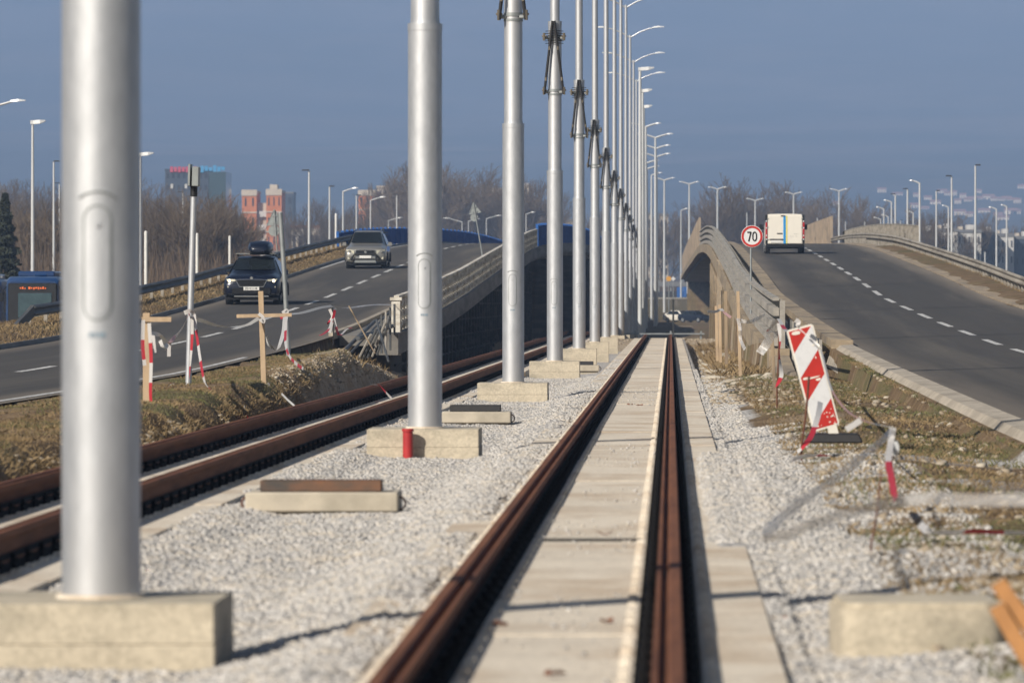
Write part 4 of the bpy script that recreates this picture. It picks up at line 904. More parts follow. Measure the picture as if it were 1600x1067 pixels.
# speed limit sign
p = W(1175, 369.5, 158); zb = float(zR(158))
t = thing('speed_sign', 'round red and white 70 speed limit sign on a thin grey post', 'road sign', (p.x, 158, zb))
mb = MB(); mb.tube([(-.03, .05, -.3), (-.03, .05, p.z - zb + .2)], .028, 10); mb.build('post', 'galv_dull', t, smooth=40)
mb = MB(); mb.tube([(0, 0, p.z - zb), (0, .03, p.z - zb)], .305, 48)
pan = mb.build('sign_plate', 'sign_white', t, smooth=30)
mb = MB(); n = 48; vs = []
for r_ in (.292, .232):
    for yo in (-.002, -.008): vs += [(r_ * math.cos(2 * math.pi * i / n), yo, p.z - zb + r_ * math.sin(2 * math.pi * i / n)) for i in range(n)]
fs = []
for i in range(n):
    j = (i + 1) % n; fs += [(n + i, n + j, 3 * n + j, 3 * n + i), (i, j, n + j, n + i), (2 * n + i, 2 * n + j, 3 * n + j, 3 * n + i)]
mb.add(vs, fs); mb.build('red_ring', 'sign_red', pan, smooth=0)
def strokes(mb, pts, wd, y):
    for a, b_ in zip(pts[:-1], pts[1:]):
        a = Vector((a[0], 0, a[1])); b_ = Vector((b_[0], 0, b_[1])); d = b_ - a; L_ = d.length; an = math.atan2(d.z, d.x)
        mb.box(((a.x + b_.x) / 2, y, (a.z + b_.z) / 2), (L_ + wd * .55, .006, wd), M=Matrix.Rotation(-an, 3, 'Y'))
mb = MB(); zc = p.z - zb; wd = .034
strokes(mb, [(-.125, zc + .115), (-.032, zc + .115), (-.092, zc - .13)], wd, -.012)
ov = [(.072 + .052 * math.cos(a) , zc + .098 * math.sin(a) + (.022 if math.sin(a) > 0 else -.022)) for a in np.linspace(0, 2 * math.pi, 25)]
for a, b_ in zip(ov[:-1], ov[1:]):
    dx, dz = b_[0] - a[0], b_[1] - a[1]; L_ = math.hypot(dx, dz); mb.box(((a[0] + b_[0]) / 2, -.012, (a[1] + b_[1]) / 2), (L_ + .01, .006, wd * .92), M=Matrix.Rotation(-math.atan2(dz, dx), 3, 'Y'))
mb.build('number_70', 'ink', pan, smooth=0)
# triangular signs seen from behind
def back_sign(label, px, py_top, py_bot, d, lean=0.0, zbase=None, two=False, s=.52):
    p0 = W(px, py_bot, d); p1 = W(px, py_top, d); h = p1.z - p0.z
    t = thing('road_sign', label, 'road sign', p0, 0, 'road signs seen from behind'); t.rotation_euler = (0, -math.atan2(15 if py_bot == 404 else 5, py_bot - py_top), 0)
    t.location.x += (15 if py_bot == 404 else 5) / 2 * d / F
    mb = MB(); mb.tube([(0, 0, -.4), (0, 0, h)], .033, 10); mb.build('post', 'galv_dull', t, smooth=40)
    zt = h; u_ = s * 1.7; mb = MB(); mb.prism([(-s, zt - .88), (s, zt - .88), (s * .94, zt - .94), (-s * .94, zt - .94)][:0] + [(-s, zt - u_), (s, zt - u_), (.03, zt + .02), (-.03, zt + .02)], 'y', .036, .05); tp = mb.build('triangle_plate', 'sign_grey', t, smooth=0)
    mb = MB(); mb.tube([(-s, .028, zt - u_), (s, .028, zt - u_), (0, .028, zt + .02), (-s, .028, zt - u_)], .014, 6); mb.build('folded_rim', 'galv_dull', tp, smooth=0)
    mb = MB(); mb.tube([(-.08, .05, zt - u_ - s * .62), (-.08, .036, zt - u_ - s * .62)], s * .62, 32); mb.build('round_plate', 'sign_grey', t, smooth=30)
    for z in (zt - u_ * .4, zt - u_ * .85, zt - u_ - s * .6):
        mb = MB(); mb.box((0, .02, z), (.22, .05, .05)); mb.build('clamp', 'galv_dull', t, smooth=0)
    if two:
        mb = MB(); mb.tube([(-.16, .02, -.6), (-.06, .02, h - .1)], .02, 8); mb.build('second_post', 'galv_dull', t, smooth=40)
    return t
back_sign('grey back of a triangle and round sign beside the dark navy car', 431, 328, 402, 268, lean=1.0, s=.42)
pa_, pb_ = W(452, 550, 124), W(438, 334, 124)
t = thing('steel_post', 'leaning grey steel post with tapes tied to it behind the wooden cross', 'post', tuple(pa_))
mb = MB(); mb.tube([(0, 0, -.4), tuple((pb_ - pa_) * .5), tuple(pb_ - pa_)], .052, 10); mb.build('shaft', 'galv_dull', t, smooth=40)
mb = MB(); mb.tube([tuple(pb_ - pa_), tuple((pb_ - pa_) * 1.008)], [.056, .04], 10); mb.build('cap', 'galv_dull', t, smooth=40)
back_sign('leaning grey triangle and round sign seen from behind between two silver poles', 747, 316, 404, 272, lean=0, s=.30)
# sign seen edge-on near the wooden cross
p0 = W(294, 611, 88.5); p1 = W(304, 262, 88.5)
t = thing('road_sign', 'tall grey post with a sign plate seen edge on at its top', 'road sign', (p0.x, 88.5, p0.z)); t.rotation_euler = (0, R(1.65), 0)
hh = p1.z - p0.z
mb = MB(); mb.tube([(0, 0, -.4), (0, 0, hh - .02)], .048, 12); mb.build('post', 'galv', t, smooth=40)
mb = MB(); mb.tube([(0, 0, hh - .45), (0, 0, hh - .05)], .055, 12); mb.build('post_cap', 'ink', t, smooth=40)
mb = MB(); mb.box((-.07, .05, hh - .12), (.035, .42, .34)); mb.box((.03, -.02, hh - .14), (.1, .36, .3)); mb.build('sign_plate', 'sign_grey', t, smooth=0, bevel=.005)
# wooden cross
def wood_post(name, label, d, top, bot, wpx, m='wood', cross=None, group=None, thick=.05, lean=None):
    a = W(bot[0], bot[1], d); b_ = W(top[0], top[1], d); s = F / d
    t = thing(name, label, 'wooden post', (a.x, d, a.z), 0, group)
    hgt = b_.z - a.z; mb = MB(); wd = wpx / s; lx = b_.x - a.x
    mb.loft([[(-wd / 2, -thick / 2, -.35), (wd / 2, -thick / 2, -.35), (wd / 2, thick / 2, -.35), (-wd / 2, thick / 2, -.35)], [(lx - wd / 2, -thick / 2, hgt), (lx + wd / 2, -thick / 2, hgt), (lx + wd / 2, thick / 2, hgt), (lx - wd / 2, thick / 2, hgt)]]); mb.build('upright', m, t, smooth=0, bevel=.004)
    if cross:
        c0 = W(cross[0], cross[1], d); c1 = W(cross[2], cross[3], d); ch = cross[4] / s; mb = MB()
        quad(mb, [(c0.x - a.x, 0, c0.z - a.z - ch / 2), (c1.x - a.x, 0, c1.z - a.z - ch / 2), (c1.x - a.x, 0, c1.z - a.z + ch / 2), (c0.x - a.x, 0, c0.z - a.z + ch / 2)], off=(0, -thick / 2 - .028, 0), thick=(0, .025, 0)); mb.build('crosspiece', m, t, smooth=0)
    return t
wood_post('wooden_cross', 'pale wooden cross of two boards on the grass verge left of the track', 91, (407.5, 455), (413.5, 603), 8, cross=(370, 494, 456, 492, 5.5))
wood_post('wooden_post', 'wooden post with a short crosspiece and tape right beside the nearest pole', 72, (229, 489), (229, 690), 11, cross=(222, 499, 268, 499, 7.5))
wood_post('wooden_post', 'thin leaning wooden stick at the foot of the left road railing', 128, (545, 478), (586, 528), 2.4, m='wood_old', thick=.03)
wood_post('wooden_post', 'old grey plank lying on the bank at the left edge', 60, (92, 682), (18, 748), 7, m='wood_old')
for k, (tp, bt, wp, lab, m_) in enumerate([((1119, 478), (1121, 541), 4.5, 'leftmost', 'wood'), ((1124.5, 476), (1126, 543), 4.5, 'second', 'wood'), ((1134, 455), (1135, 545), 5, 'tall third', 'wood_old'), ((1153, 455), (1157, 565), 5, 'fourth and nearest', 'wood')]):
    d = [134, 132, 130, 118][k]
    wood_post('wooden_post', f'upright timber plank at the right bridge wall, {lab} from the left', d, tp, bt, wp, m=m_, group='timber planks standing at the right bridge wall')
wood_post('wooden_post', 'thin wooden stake just left of the red and white tape stake', 82, (1206, 520), (1211, 580), 5, m='wood_old')
# iron stakes
def stake(label, d, top, bot, r_=.012, m='rebar'):
    a = W(bot[0], bot[1], d); b_ = W(top[0], top[1], d)
    o = MB(); pts = [a + Vector((0, 0, -.25)), a, (a + b_) / 2 + Vector((.01, 0, 0)), b_]; o.tube(pts, r_, 7)
    q = o.build('iron_stake', m, origin=tuple(a)); tag(q, label, 'stake', 'rusty iron stakes carrying the tape'); return q
stake('rusty iron stake wrapped in striped tape behind the warning board', 78, (1217, 498), (1214, 610))
stake('rusty iron stake at the left edge of the warning board', 56, (1264, 588), (1252, 700))
stake('rusty iron stake right of the warning board with hanging tape', 44, (1395, 668), (1392, 722))
stake('rusty iron stake standing in the gravel below the long grey tape', 35, (1377, 735), (1361, 850), .007)
stake('black iron stake with a tape knot on the left verge', 118, (519, 477), (521, 520), m='black_steel')

# warning board
D = 60.0; t_ = W(1270.5, 590, D); ang = math.atan2(1293 - 1250, 672 - 510)
t = thing('warning_board', 'leaning red and white striped warning board with scratched corners', 'warning board', tuple(W(1291, 680, D))); base = Vector(W(1291, 680, D))
cx_, cz_ = t_.x - base.x, t_.z - base.z; Mr = Matrix.Rotation(ang * -1, 3, 'Y') @ Matrix.Rotation(.12, 3, 'Z')
bw, bh = 43 / F * D, 164 / F * D
def rr_poly(w_, h_, r_, k=5):
    p = []
    for (sx, sy, a0) in ((1, 1, 0), (-1, 1, 90), (-1, -1, 180), (1, -1, 270)):
        for i in range(k + 1): a = R(a0 + 90 * i / k); p.append((sx * (w_ / 2 - r_) + r_ * math.cos(a), sy * (h_ / 2 - r_) + r_ * math.sin(a)))
    return p
def place(mb): mb.v = [tuple(Mr @ Vector(v) + Vector((cx_, 0, cz_))) for v in mb.v]; return mb
mb = MB(); mb.prism(rr_poly(bw, bh, .035), 'y', 0, .04); place(mb).build('board', 'car_white', t, smooth=0)
def clip_band(c0, c1, slope, w_, h_):
    # band c0 < z - slope*x < c1 inside the rectangle
    poly = [(-w_ / 2, -h_ / 2), (w_ / 2, -h_ / 2), (w_ / 2, h_ / 2), (-w_ / 2, h_ / 2)]
    for sgn, c in ((1, c0), (-1, c1)):
        out = []
        for i in range(len(poly)):
            a, b_ = poly[i], poly[(i + 1) % len(poly)]; fa = sgn * (a[1] - slope * a[0] - c); fb = sgn * (b_[1] - slope * b_[0] - c)
            if fa >= 0: out.append(a)
            if fa * fb < 0: u = fa / (fa - fb); out.append((a[0] + (b_[0] - a[0]) * u, a[1] + (b_[1] - a[1]) * u))
        poly = out
        if len(poly) < 3: return None
    return poly
mw, mh = bw - .035, bh - .045; sl_ = .95
mbr = MB(); mbw = MB(); ctop = mh / 2 - .22 * mh + sl_ * mw / 2
for k in range(-2, 7):
    c1 = ctop - (k - 1) * .25 * mh; c0 = c1 - .25 * mh
    pl = clip_band(c0, c1, sl_, mw, mh)
    if pl: (mbr if k % 2 == 0 else mbw).prism(pl, 'y', -.004, .0)
place(mbr).build('red_stripe', 'sign_red', t, smooth=0); place(mbw).build('white_stripe', 'sign_white', t, smooth=0)
mb = MB(); random.seed(4)
for (ux, uz, w_, h_) in ((-.05, .50, .11, .05), (.0, .0, .16, .02), (-.08, .01, .07, .03), (.05, -.03, .07, .03), (.08, .2, .015, .03), (-.06, -.2, .03, .02), (.09, .33, .05, .03)):
    mb.prism([(ux + w_ / 2 * math.cos(a) * random.uniform(.7, 1.1), uz + h_ / 2 * math.sin(a) * random.uniform(.7, 1.1)) for a in np.linspace(0, 2 * math.pi, 9)[:-1]], 'y', -.007, -.003)
for _ in range(26): u, v = random.uniform(-.1, .12), random.uniform(-.55, -.35); s = random.uniform(.003, .008); mb.prism([(u - s, v - s), (u + s, v - s), (u + s, v + s), (u - s, v + s)], 'y', -.007, -.003)
place(mb).build('scuffed_patch', 'car_white', t, smooth=0)
mb = MB(); mb.box((.06, .02, -bh / 2 - .05), (.10, .05, .14)); place(mb).build('foot_tenon', 'car_white', t, smooth=0)
mb = MB(); mb.box((.08, .1, -.03), (.62, .4, .10), taper=.85); mb.build('foot_plate', 'black_steel', t, smooth=0, bevel=.015)

# ---- tapes
def tape_mat(name, ca, cb, per=.5):
    m = bpy.data.materials.new(name); m.use_nodes = True; t = m.node_tree; N = t.nodes; L = t.links; b = N['Principled BSDF']; b.inputs['Roughness'].default_value = .45
    at = N.new('ShaderNodeAttribute'); at.attribute_name = 'along'; mm = N.new('ShaderNodeMath'); mm.operation = 'MULTIPLY'; mm.inputs[1].default_value = 1 / per; L.new(at.outputs['Fac'], mm.inputs[0])
    fr = N.new('ShaderNodeMath'); fr.operation = 'FRACT'; L.new(mm.outputs[0], fr.inputs[0]); gt = N.new('ShaderNodeMath'); gt.operation = 'GREATER_THAN'; gt.inputs[1].default_value = .5; L.new(fr.outputs[0], gt.inputs[0])
    mx = N.new('ShaderNodeMix'); mx.data_type = 'RGBA'; mx.inputs[6].default_value = (*ca, 1); mx.inputs[7].default_value = (*cb, 1); L.new(gt.outputs[0], mx.inputs[0]); L.new(mx.outputs[2], b.inputs['Base Color'])
    tr = N.new('ShaderNodeBsdfTranslucent'); L.new(mx.outputs[2], tr.inputs[0]); ms = N.new('ShaderNodeMixShader'); ms.inputs[0].default_value = .4
    L.new(b.outputs[0], ms.inputs[1]); L.new(tr.outputs[0], ms.inputs[2]); L.new(ms.outputs[0], N['Material Output'].inputs['Surface']); MATS[name] = m
tape_mat('tape_striped', (.72, .70, .68), (.58, .04, .06)); tape_mat('tape_faded', (.60, .59, .58), (.62, .40, .38), .8); tape_mat('tape_grey', (.66, .66, .65), (.60, .585, .56), 1.2)
mt_ = bpy.data.materials.new('tape_clear'); mt_.use_nodes = True; _t = mt_.node_tree; _b = _t.nodes['Principled BSDF']; _b.inputs['Base Color'].default_value = (.60, .585, .57, 1); _b.inputs['Roughness'].default_value = .35
_tr = _t.nodes.new('ShaderNodeBsdfTransparent'); _m = _t.nodes.new('ShaderNodeMixShader'); _n = _t.nodes.new('ShaderNodeTexNoise'); _n.inputs['Scale'].default_value = 9; _r = _t.nodes.new('ShaderNodeMapRange'); _r.inputs[1].default_value = .3; _r.inputs[2].default_value = .7; _r.inputs[3].default_value = .45; _r.inputs[4].default_value = .8
_t.links.new(_n.outputs[0], _r.inputs[0]); _t.links.new(_r.outputs[0], _m.inputs[0]); _t.links.new(_b.outputs[0], _m.inputs[1]); _t.links.new(_tr.outputs[0], _m.inputs[2]); _t.links.new(_m.outputs[0], _t.nodes['Material Output'].inputs['Surface']); MATS['tape_clear'] = mt_
TG = 'strips of barrier tape'
def catmull(P, n=8):
    P = [Vector(p) for p in P]; Q = [P[0] * 2 - P[1]] + P + [P[-1] * 2 - P[-2]]; out = []
    for i in range(1, len(Q) - 2):
        for k in range(n):
            u = k / n; a, b_, c, d = Q[i - 1], Q[i], Q[i + 1], Q[i + 2]
            out.append(.5 * ((2 * b_) + (c - a) * u + (2 * a - 5 * b_ + 4 * c - d) * u * u + (3 * b_ - a - 3 * c + d) * u ** 3))
    out.append(P[-1]); return out
def tape(label, pts, wd=.07, m='tape_striped', tw=(0, 0), n=8, wob=.0):
    """pts: (px, py, d); a real strip hung through those places"""
    P = catmull([W(*p) for p in pts], n); V = []; al = []; s = 0
    for i, p in enumerate(P):
        t = (P[min(i + 1, len(P) - 1)] - P[max(i - 1, 0)]).normalized()
        if i: q_ = p - P[i - 1]; s += math.sqrt(q_.x ** 2 + q_.z ** 2 + (q_.y * .04) ** 2)
        u = i / (len(P) - 1); side = t.cross(Vector((0, 1, 0)))
        side = side.normalized() if side.length > .05 else Vector((1, 0, 0)); nn = t.cross(side).normalized()
        an = tw[0] + (tw[1] - tw[0]) * u + wob * math.sin(s * 9) ; dv = (side * math.cos(an) + nn * math.sin(an)) * wd / 2
        o_ = nn * .0008
        V += [p - dv - o_, p + dv - o_, p + dv + o_, p - dv + o_]; al += [s] * 4
    base = V[0].copy(); me = bpy.data.meshes.new('tape'); fs = []
    for i in range(len(P) - 1):
        for k in range(4): k2 = (k + 1) % 4; fs.append((i * 4 + k, i * 4 + k2, (i + 1) * 4 + k2, (i + 1) * 4 + k))
    fs += [(3, 2, 1, 0), tuple(range((len(P) - 1) * 4, len(P) * 4))]
    me.from_pydata([v - base for v in V], [], fs); a = me.attributes.new('along', 'FLOAT', 'POINT'); a.data.foreach_set('value', al); me.update()
    me.shade_smooth(); me.set_sharp_from_angle(angle=R(40)); me.materials.append(MATS[m]); o = bpy.data.objects.new('barrier_tape', me); COL.objects.link(o); o.location = base
    return tag(o, label, 'tape', TG)
# left side
tape('long striped tape hanging down the wooden post beside the nearest pole', [(233, 505, 71.8), (236, 560, 71.8), (235, 610, 71.8), (236, 640, 71.8), (231, 662, 71.8)], .05, tw=(.3, .9))
tape('short striped tape behind the wooden post beside the nearest pole', [(224, 500, 71.8), (223, 540, 71.8), (226, 571, 71.8)], .045)
tape('crumpled striped tape bundle at the bottom of the wooden post', [(224, 645, 71.5), (236, 652, 71.4), (246, 662, 71.3), (240, 674, 71.3), (248, 680, 71.3), (241, 690, 71.3)], .07, tw=(0, 2))
tape('striped tape sagging from the wooden post to the tall sign post', [(233, 520, 72), (250, 524, 74), (262, 536, 78), (272, 528, 82), (285, 512, 86), (296, 490, 88.3)], .05, 'tape_faded', tw=(1, 3), wob=.5)
tape('torn white strip dangling from the sagging tape, left one', [(239, 523, 73), (241, 538, 73), (243, 551, 73)], .05, tw=(.4, 1))
tape('torn red and white rag dangling from the sagging tape', [(250, 532, 76), (256, 544, 76), (262, 537, 77)], .06, tw=(.4, 1.6))
tape('torn white strip dangling from the sagging tape, nearest the tall post', [(265, 535, 79), (264, 546, 79), (264, 557, 79)], .05)
tape('tape knot tied round the tall sign post', [(288, 489, 88.35), (297, 486, 88.3), (303, 491, 88.35), (299, 497, 88.3), (295, 490, 88.3)], .07, tw=(0, 2))
tape('striped tape running from the tall sign post down to the bank edge', [(304, 492, 88.3), (309, 535, 87), (318, 590, 85.5), (327, 608, 84), (345, 621, 82.5), (358, 640, 80.5), (365, 656, 79.5)], .045, tw=(.2, .8))
tape('second tape end hanging down the tall sign post', [(300, 497, 88.3), (300, 530, 88.3), (297, 570, 88.3), (296, 592, 88.3)], .05, tw=(0, 1.4))
tape('twisted brown tape from the tall sign post to the wooden cross', [(302, 497, 88.5), (318, 502, 89), (340, 509, 89.5), (360, 511, 90), (385, 508, 90.5), (405, 497, 90.9)], .075, 'tape_grey', tw=(.1, 2.6))
tape('striped tape knot on the wooden cross', [(404, 490, 90.8), (410, 495, 90.8), (412, 503, 90.8), (406, 499, 90.8)], .05)
tape('grey tape from the wooden cross to the knot stake on the verge', [(412, 497, 91), (440, 492, 98), (470, 489, 105), (500, 481, 112), (519, 478, 117.8)], .08, 'tape_grey', tw=(.1, .5))
tape('tape tied to the sign post behind the wooden cross', [(441, 489, 123), (448, 485, 123), (447, 492, 123), (438, 497, 123)], .07)
tape('long white tape streaming down from the sign behind the wooden cross', [(446, 495, 123), (444, 515, 122), (440, 530, 121), (435, 545, 120)], .11, 'tape_grey', tw=(0, .7))
tape('red edged tape falling from the sign post onto the grass', [(447, 500, 122.8), (446, 535, 119), (452, 556, 114), (465, 570, 107), (474, 576, 104)], .06)
tape('brown tape drooping right of the wooden cross', [(414, 527, 91), (420, 538, 91), (430, 547, 91)], .09, 'tape_grey', tw=(.2, 1.4))
tape('bunch of red tape hanging at the knot stake', [(515, 483, 117.7), (519, 495, 117.7), (512, 505, 117.7), (520, 498, 117.6), (524, 482, 117.6), (515, 520, 117.3)], .06, tw=(0, 3))
tape('striped tape loop from the knot stake down to the road edge', [(519, 498, 117.5), (515, 512, 115), (508, 520, 113), (500, 524, 111)], .06)
tape('striped tape from the knot stake to the broken railing', [(521, 495, 117.7), (526, 515, 116), (531, 524, 116), (541, 515, 120), (550, 512, 124)], .05)
tape('grey tape stretched from the knot stake to the white railing end', [(520, 478, 118), (545, 481, 130), (575, 477, 142), (600, 476, 150), (620, 477, 155)], .09, 'tape_clear', tw=(.1, .4))
tape('white tape end hanging in the dug-out bank below the grass', [(380, 632, 84), (384, 645, 81), (388, 655, 79.5), (390, 668, 79)], .06, tw=(0, 1))
tape('thin white tape end hanging at the bank edge by the rail', [(440, 615, 88), (450, 625, 87), (460, 634, 86.5)], .03, 'tape_grey')
tape('tangled red tape lying on the grass by the tall sign post', [(262, 604, 88), (270, 601, 88), (276, 606, 88), (268, 599, 88), (262, 603, 88), (255, 608, 88)], .05, tw=(0, 3))
tape('thin striped tape lying on the grass behind the tall sign post', [(270, 605, 90), (290, 604, 90), (305, 606, 90), (320, 604, 90)], .03)
tape('short striped tape at the foot of the wooden cross', [(404, 604, 90.7), (413, 603, 90.7), (421, 600, 90.7)], .06, tw=(.5, .5))
tape('striped tape bridging the two rails of the far track', [(580, 601, 92.5), (592, 602, 90), (602, 612, 88.5), (612, 623, 87)], .045, tw=(1.2, .4))
# right side
tape('striped tape spiralling down the stake behind the warning board', [(1217, 505, 77.9), (1219, 530, 77.9), (1218, 560, 77.9), (1221, 585, 77.9), (1215, 600, 77.8), (1209, 607, 77.8)], .055, tw=(0, 5), n=14)
tape('pink and white tape from the stake top down to the warning board', [(1217, 498, 78), (1222, 508, 72), (1229, 517, 64), (1240, 520, 60.3)], .05)
tape('red knot of tape at the upper corner of the warning board', [(1243, 500, 59.8), (1248, 503, 59.8), (1246, 508, 59.8), (1250, 511, 59.8)], .045, tw=(0, 1))
tape('wide grey plastic sheet strip hanging from the striped stake', [(1215, 500, 78), (1208, 518, 78.5), (1197, 538, 79), (1187, 552, 79)], .13, 'tape_clear', tw=(.0, .5))
tape('white tape from the stake top leading back to the timber planks', [(1217, 498, 78), (1205, 511, 84), (1199, 518, 90)], .05, 'tape_faded')
tape('grey tape drooping from the nearest timber plank', [(1153, 497, 118), (1156, 512, 117), (1157, 530, 117), (1164, 546, 116)], .07, 'tape_clear', tw=(0, .4))
tape('grey tape between the nearest timber plank and the railing', [(1156, 501, 118), (1170, 503, 118), (1183, 498, 119), (1195, 492, 121)], .08, 'tape_clear', tw=(.2, .6))
tape('white tape tied across the timber planks', [(1105, 486.5, 131), (1118, 487, 131.5), (1127, 484, 131.7), (1134, 490, 129.5), (1142, 496, 128)], .06, 'tape_faded')
tape('brown tape running from the board corner across its face', [(1247, 512, 59.85), (1262, 525, 59.7), (1280, 540, 59.6), (1283, 548, 59.6)], .016, 'tape_clear')
tape('faded tape from the warning board to the stake on its right', [(1283, 548, 59.6), (1290, 575, 58), (1300, 610, 55), (1322, 640, 51), (1350, 657, 47), (1395, 668, 44)], .02, 'tape_faded')
tape('red and white tape end hanging below the warning board', [(1282, 628, 58), (1278, 650, 57), (1268, 680, 56.3), (1258, 694, 56), (1246, 706, 56)], .055, tw=(0, 1))
tape('red tape rag lying on the gravel in front of the warning board', [(1238, 718, 55), (1258, 712, 55.2), (1275, 711, 55.2), (1295, 712, 55.4)], .06, tw=(.8, 1.3))
tape('short red and white tape end blowing right of the warning board', [(1345, 656, 47), (1335, 663, 47), (1322, 671, 47)], .05)
tape('striped tape hanging straight down from the stake on the right', [(1395, 668, 43.9), (1392, 690, 43.8), (1388, 720, 43), (1392, 742, 42), (1396, 765, 41), (1400, 780, 40)], .05, tw=(0, 1))
tape('grey tape knot at the top of the right stake', [(1397, 690, 43.8), (1400, 700, 43.7), (1396, 712, 43.7)], .05, 'tape_grey')
tape('long blurred grey tape sagging towards the camera above the gravel', [(1395, 672, 44), (1370, 695, 41), (1320, 735, 36), (1265, 775, 31), (1225, 805, 28), (1192, 838, 26)], .06, 'tape_clear', tw=(.0, .1))
tape('long blurred brown tape rising to the right edge of the photo', [(1192, 842, 26), (1220, 838, 26), (1280, 815, 26), (1340, 797, 26.5), (1400, 785, 27), (1450, 778, 27), (1520, 781, 27), (1620, 780, 27)], .065, 'tape_clear', tw=(.9, .0))
tape('striped tape lying along the gravel at the right edge', [(1437, 818, 36.5), (1452, 830, 35.5), (1480, 832, 35), (1520, 830, 35.2), (1600, 832, 35.2), (1640, 828, 35.2)], .05, 'tape_striped', tw=(.8, 1.1))

# ---- foreground concrete slab and orange timbers
a = W(1440, 1050, 25.2)
t = thing('concrete_pad', 'pale blurred concrete block half sunk in gravel at the lower right', 'concrete block', (a.x, 25.8, -.27), .05)
mb = MB(); mb.prism(rr_poly(.74, .85, .10), 'z', 0, .26); mb.build('slab_body', 'foundation', t, smooth=40)
mb = MB(); mb.prism(rr_poly(.70, .81, .10), 'z', .261, .285); mb.build('slab_top', 'foundation', t, smooth=0)
for k, (pa, pb, lab) in enumerate([((1558, 908, 22.6), (1630, 1010, 22.4), 'upper'), ((1556, 945, 22.5), (1612, 1040, 22.3), 'lower')]):
    A, B = W(*pa), W(*pb); d_ = (B - A); t = thing('timber_batten', f'orange brown wooden batten leaning at the lower right corner, {lab} one', 'timber', tuple(B), 0, 'orange timbers in the lower right corner')
    mb = MB(); ux = d_.normalized(); up = Vector((0, 1, 0)).cross(ux).normalized(); yv = Vector((0, 1, 0))
    def ringat(p): return [p - B + up * a_ * .032 + yv * b_ * .05 for a_, b_ in ((-1, -1), (1, -1), (1, 1), (-1, 1))]
    mb.loft([ringat(A), ringat(B + ux * .35)]); mb.build('batten', 'wood_orange', t, smooth=0, bevel=.004)
    mb = MB(); mb.loft([[q + ux * .002 for q in ringat(A - ux * .004)], ringat(A - ux * .001)]); mb.build('sawn_end', 'wood', t, smooth=0)
# fallen leaves
for k, (px, py, lab) in enumerate([(945, 836, 'on the slab between the rails left of the joint'), (948, 973, 'on the slab close to the right rail'), (780, 978, 'brown curled, on the slab beside the left rail'), (865, 1056, 'on the slab at the bottom of the photo'), (1215, 970, 'in the gap beside the right slab edge'), (1000, 634, 'pinkish, on the slab near the far joint'), (1223, 855, 'on the gravel right of the track'), (985, 633, 'small one on the slab by the far joint')]):
    zl_ = -.165 if px < 1060 else -.2
    d = (CZ - zl_) * F / (py - CY); p = W(px, py, d); mb = MB()
    n = 9; vs = [(0.05 * math.cos(a) * (1 + .3 * math.sin(3 * a)), .04 * math.sin(a) * (1 + .3 * math.cos(2 * a)), .012 + .012 * math.cos(a * 2 + k)) for a in np.linspace(0, 2 * math.pi, n + 1)[:-1]]
    mb.add(vs + [(0, 0, .004)], [(i, (i + 1) % n, n) for i in range(n)]); o = mb.build('fallen_leaf', 'leaf', smooth=0); o.location = (p.x, p.y, zl_ + .004); o.rotation_euler = (0, 0, k * 1.3)
    tag(o, f'dry brown fallen leaf {lab}', 'leaf', 'fallen leaves')
# ================================================================== street lamps
LG = 'street lamps along the roads'
def lamp(label, px, py, d, kind, w_px=14, zb=None, side=1, dia=.17, group=LG):
    p = W(px, py, d); s = F / d
    if zb is None: zb = -1.1
    H = p.z - zb; t = thing('street_lamp', label, 'street lamp', (p.x, d, zb), 0, group)
    r0 = dia / 2 * (1.25 if kind != 'stub' else 1)
    mb = MB(); mb.tube([(0, 0, 0), (0, 0, H * .55), (0, 0, H - .06)], [r0, r0 * .85, r0 * .6], 10); mb.build('mast', 'galv_pale', t, smooth=50)
    def arm(sx, L_):
        mb = MB(); mb.tube([(0, 0, H - .1), (sx * L_ * .35, 0, H + .06 * L_), (sx * L_ * .7, 0, H + .16 * L_)], [r0 * .6, r0 * .55, r0 * .5], 8); mb.build('lamp_arm', 'galv_pale', t, smooth=50)
        mb = MB(); z = H + .16 * L_; hw = .13
        mb.loft([[(sx * L_ * .62, -hw * .6, z - .05), (sx * L_ * .62, hw * .6, z - .05), (sx * L_ * .62, hw * .4, z + .04), (sx * L_ * .62, -hw * .4, z + .04)], [(sx * L_ * .82, -hw, z - .03), (sx * L_ * .82, hw, z - .03), (sx * L_ * .82, hw * .7, z + .09), (sx * L_ * .82, -hw * .7, z + .09)], [(sx * L_, -hw * .6, z + .0), (sx * L_, hw * .6, z + .0), (sx * L_, hw * .4, z + .05), (sx * L_, -hw * .4, z + .05)]])
        mb.build('lamp_head', 'galv_pale', t, smooth=0)
    L_ = w_px / s
    if kind == 'double': arm(1, L_); arm(-1, L_)
    elif kind == 'single': arm(side, L_)
    elif kind == 'box':
        mb = MB(); mb.loft([[(side * .05, -.16, H - .15), (side * .05, .16, H - .15), (side * .05, .14, H + .05), (side * .05, -.14, H + .05)], [(side * L_ * .6, -.2, H - .12), (side * L_ * .6, .2, H - .12), (side * L_ * .6, .17, H + .08), (side * L_ * .6, -.17, H + .08)], [(side * L_, -.12, H + .0), (side * L_, .12, H + .0), (side * L_, .1, H + .07), (side * L_, -.1, H + .07)]]); mb.build('lamp_head', 'galv_pale', t, smooth=0)
        mb = MB(); mb.box((0, 0, H - .05), (.22, .22, .2)); mb.build('head_joint', 'galv_pale', t, smooth=0)
    elif kind == 'flat':
        mb = MB(); mb.box((side * L_ * .45, 0, H + .0), (L_, .34, .09), taper=.8); mb.build('lamp_head', 'black_steel', t, smooth=0)
    return t
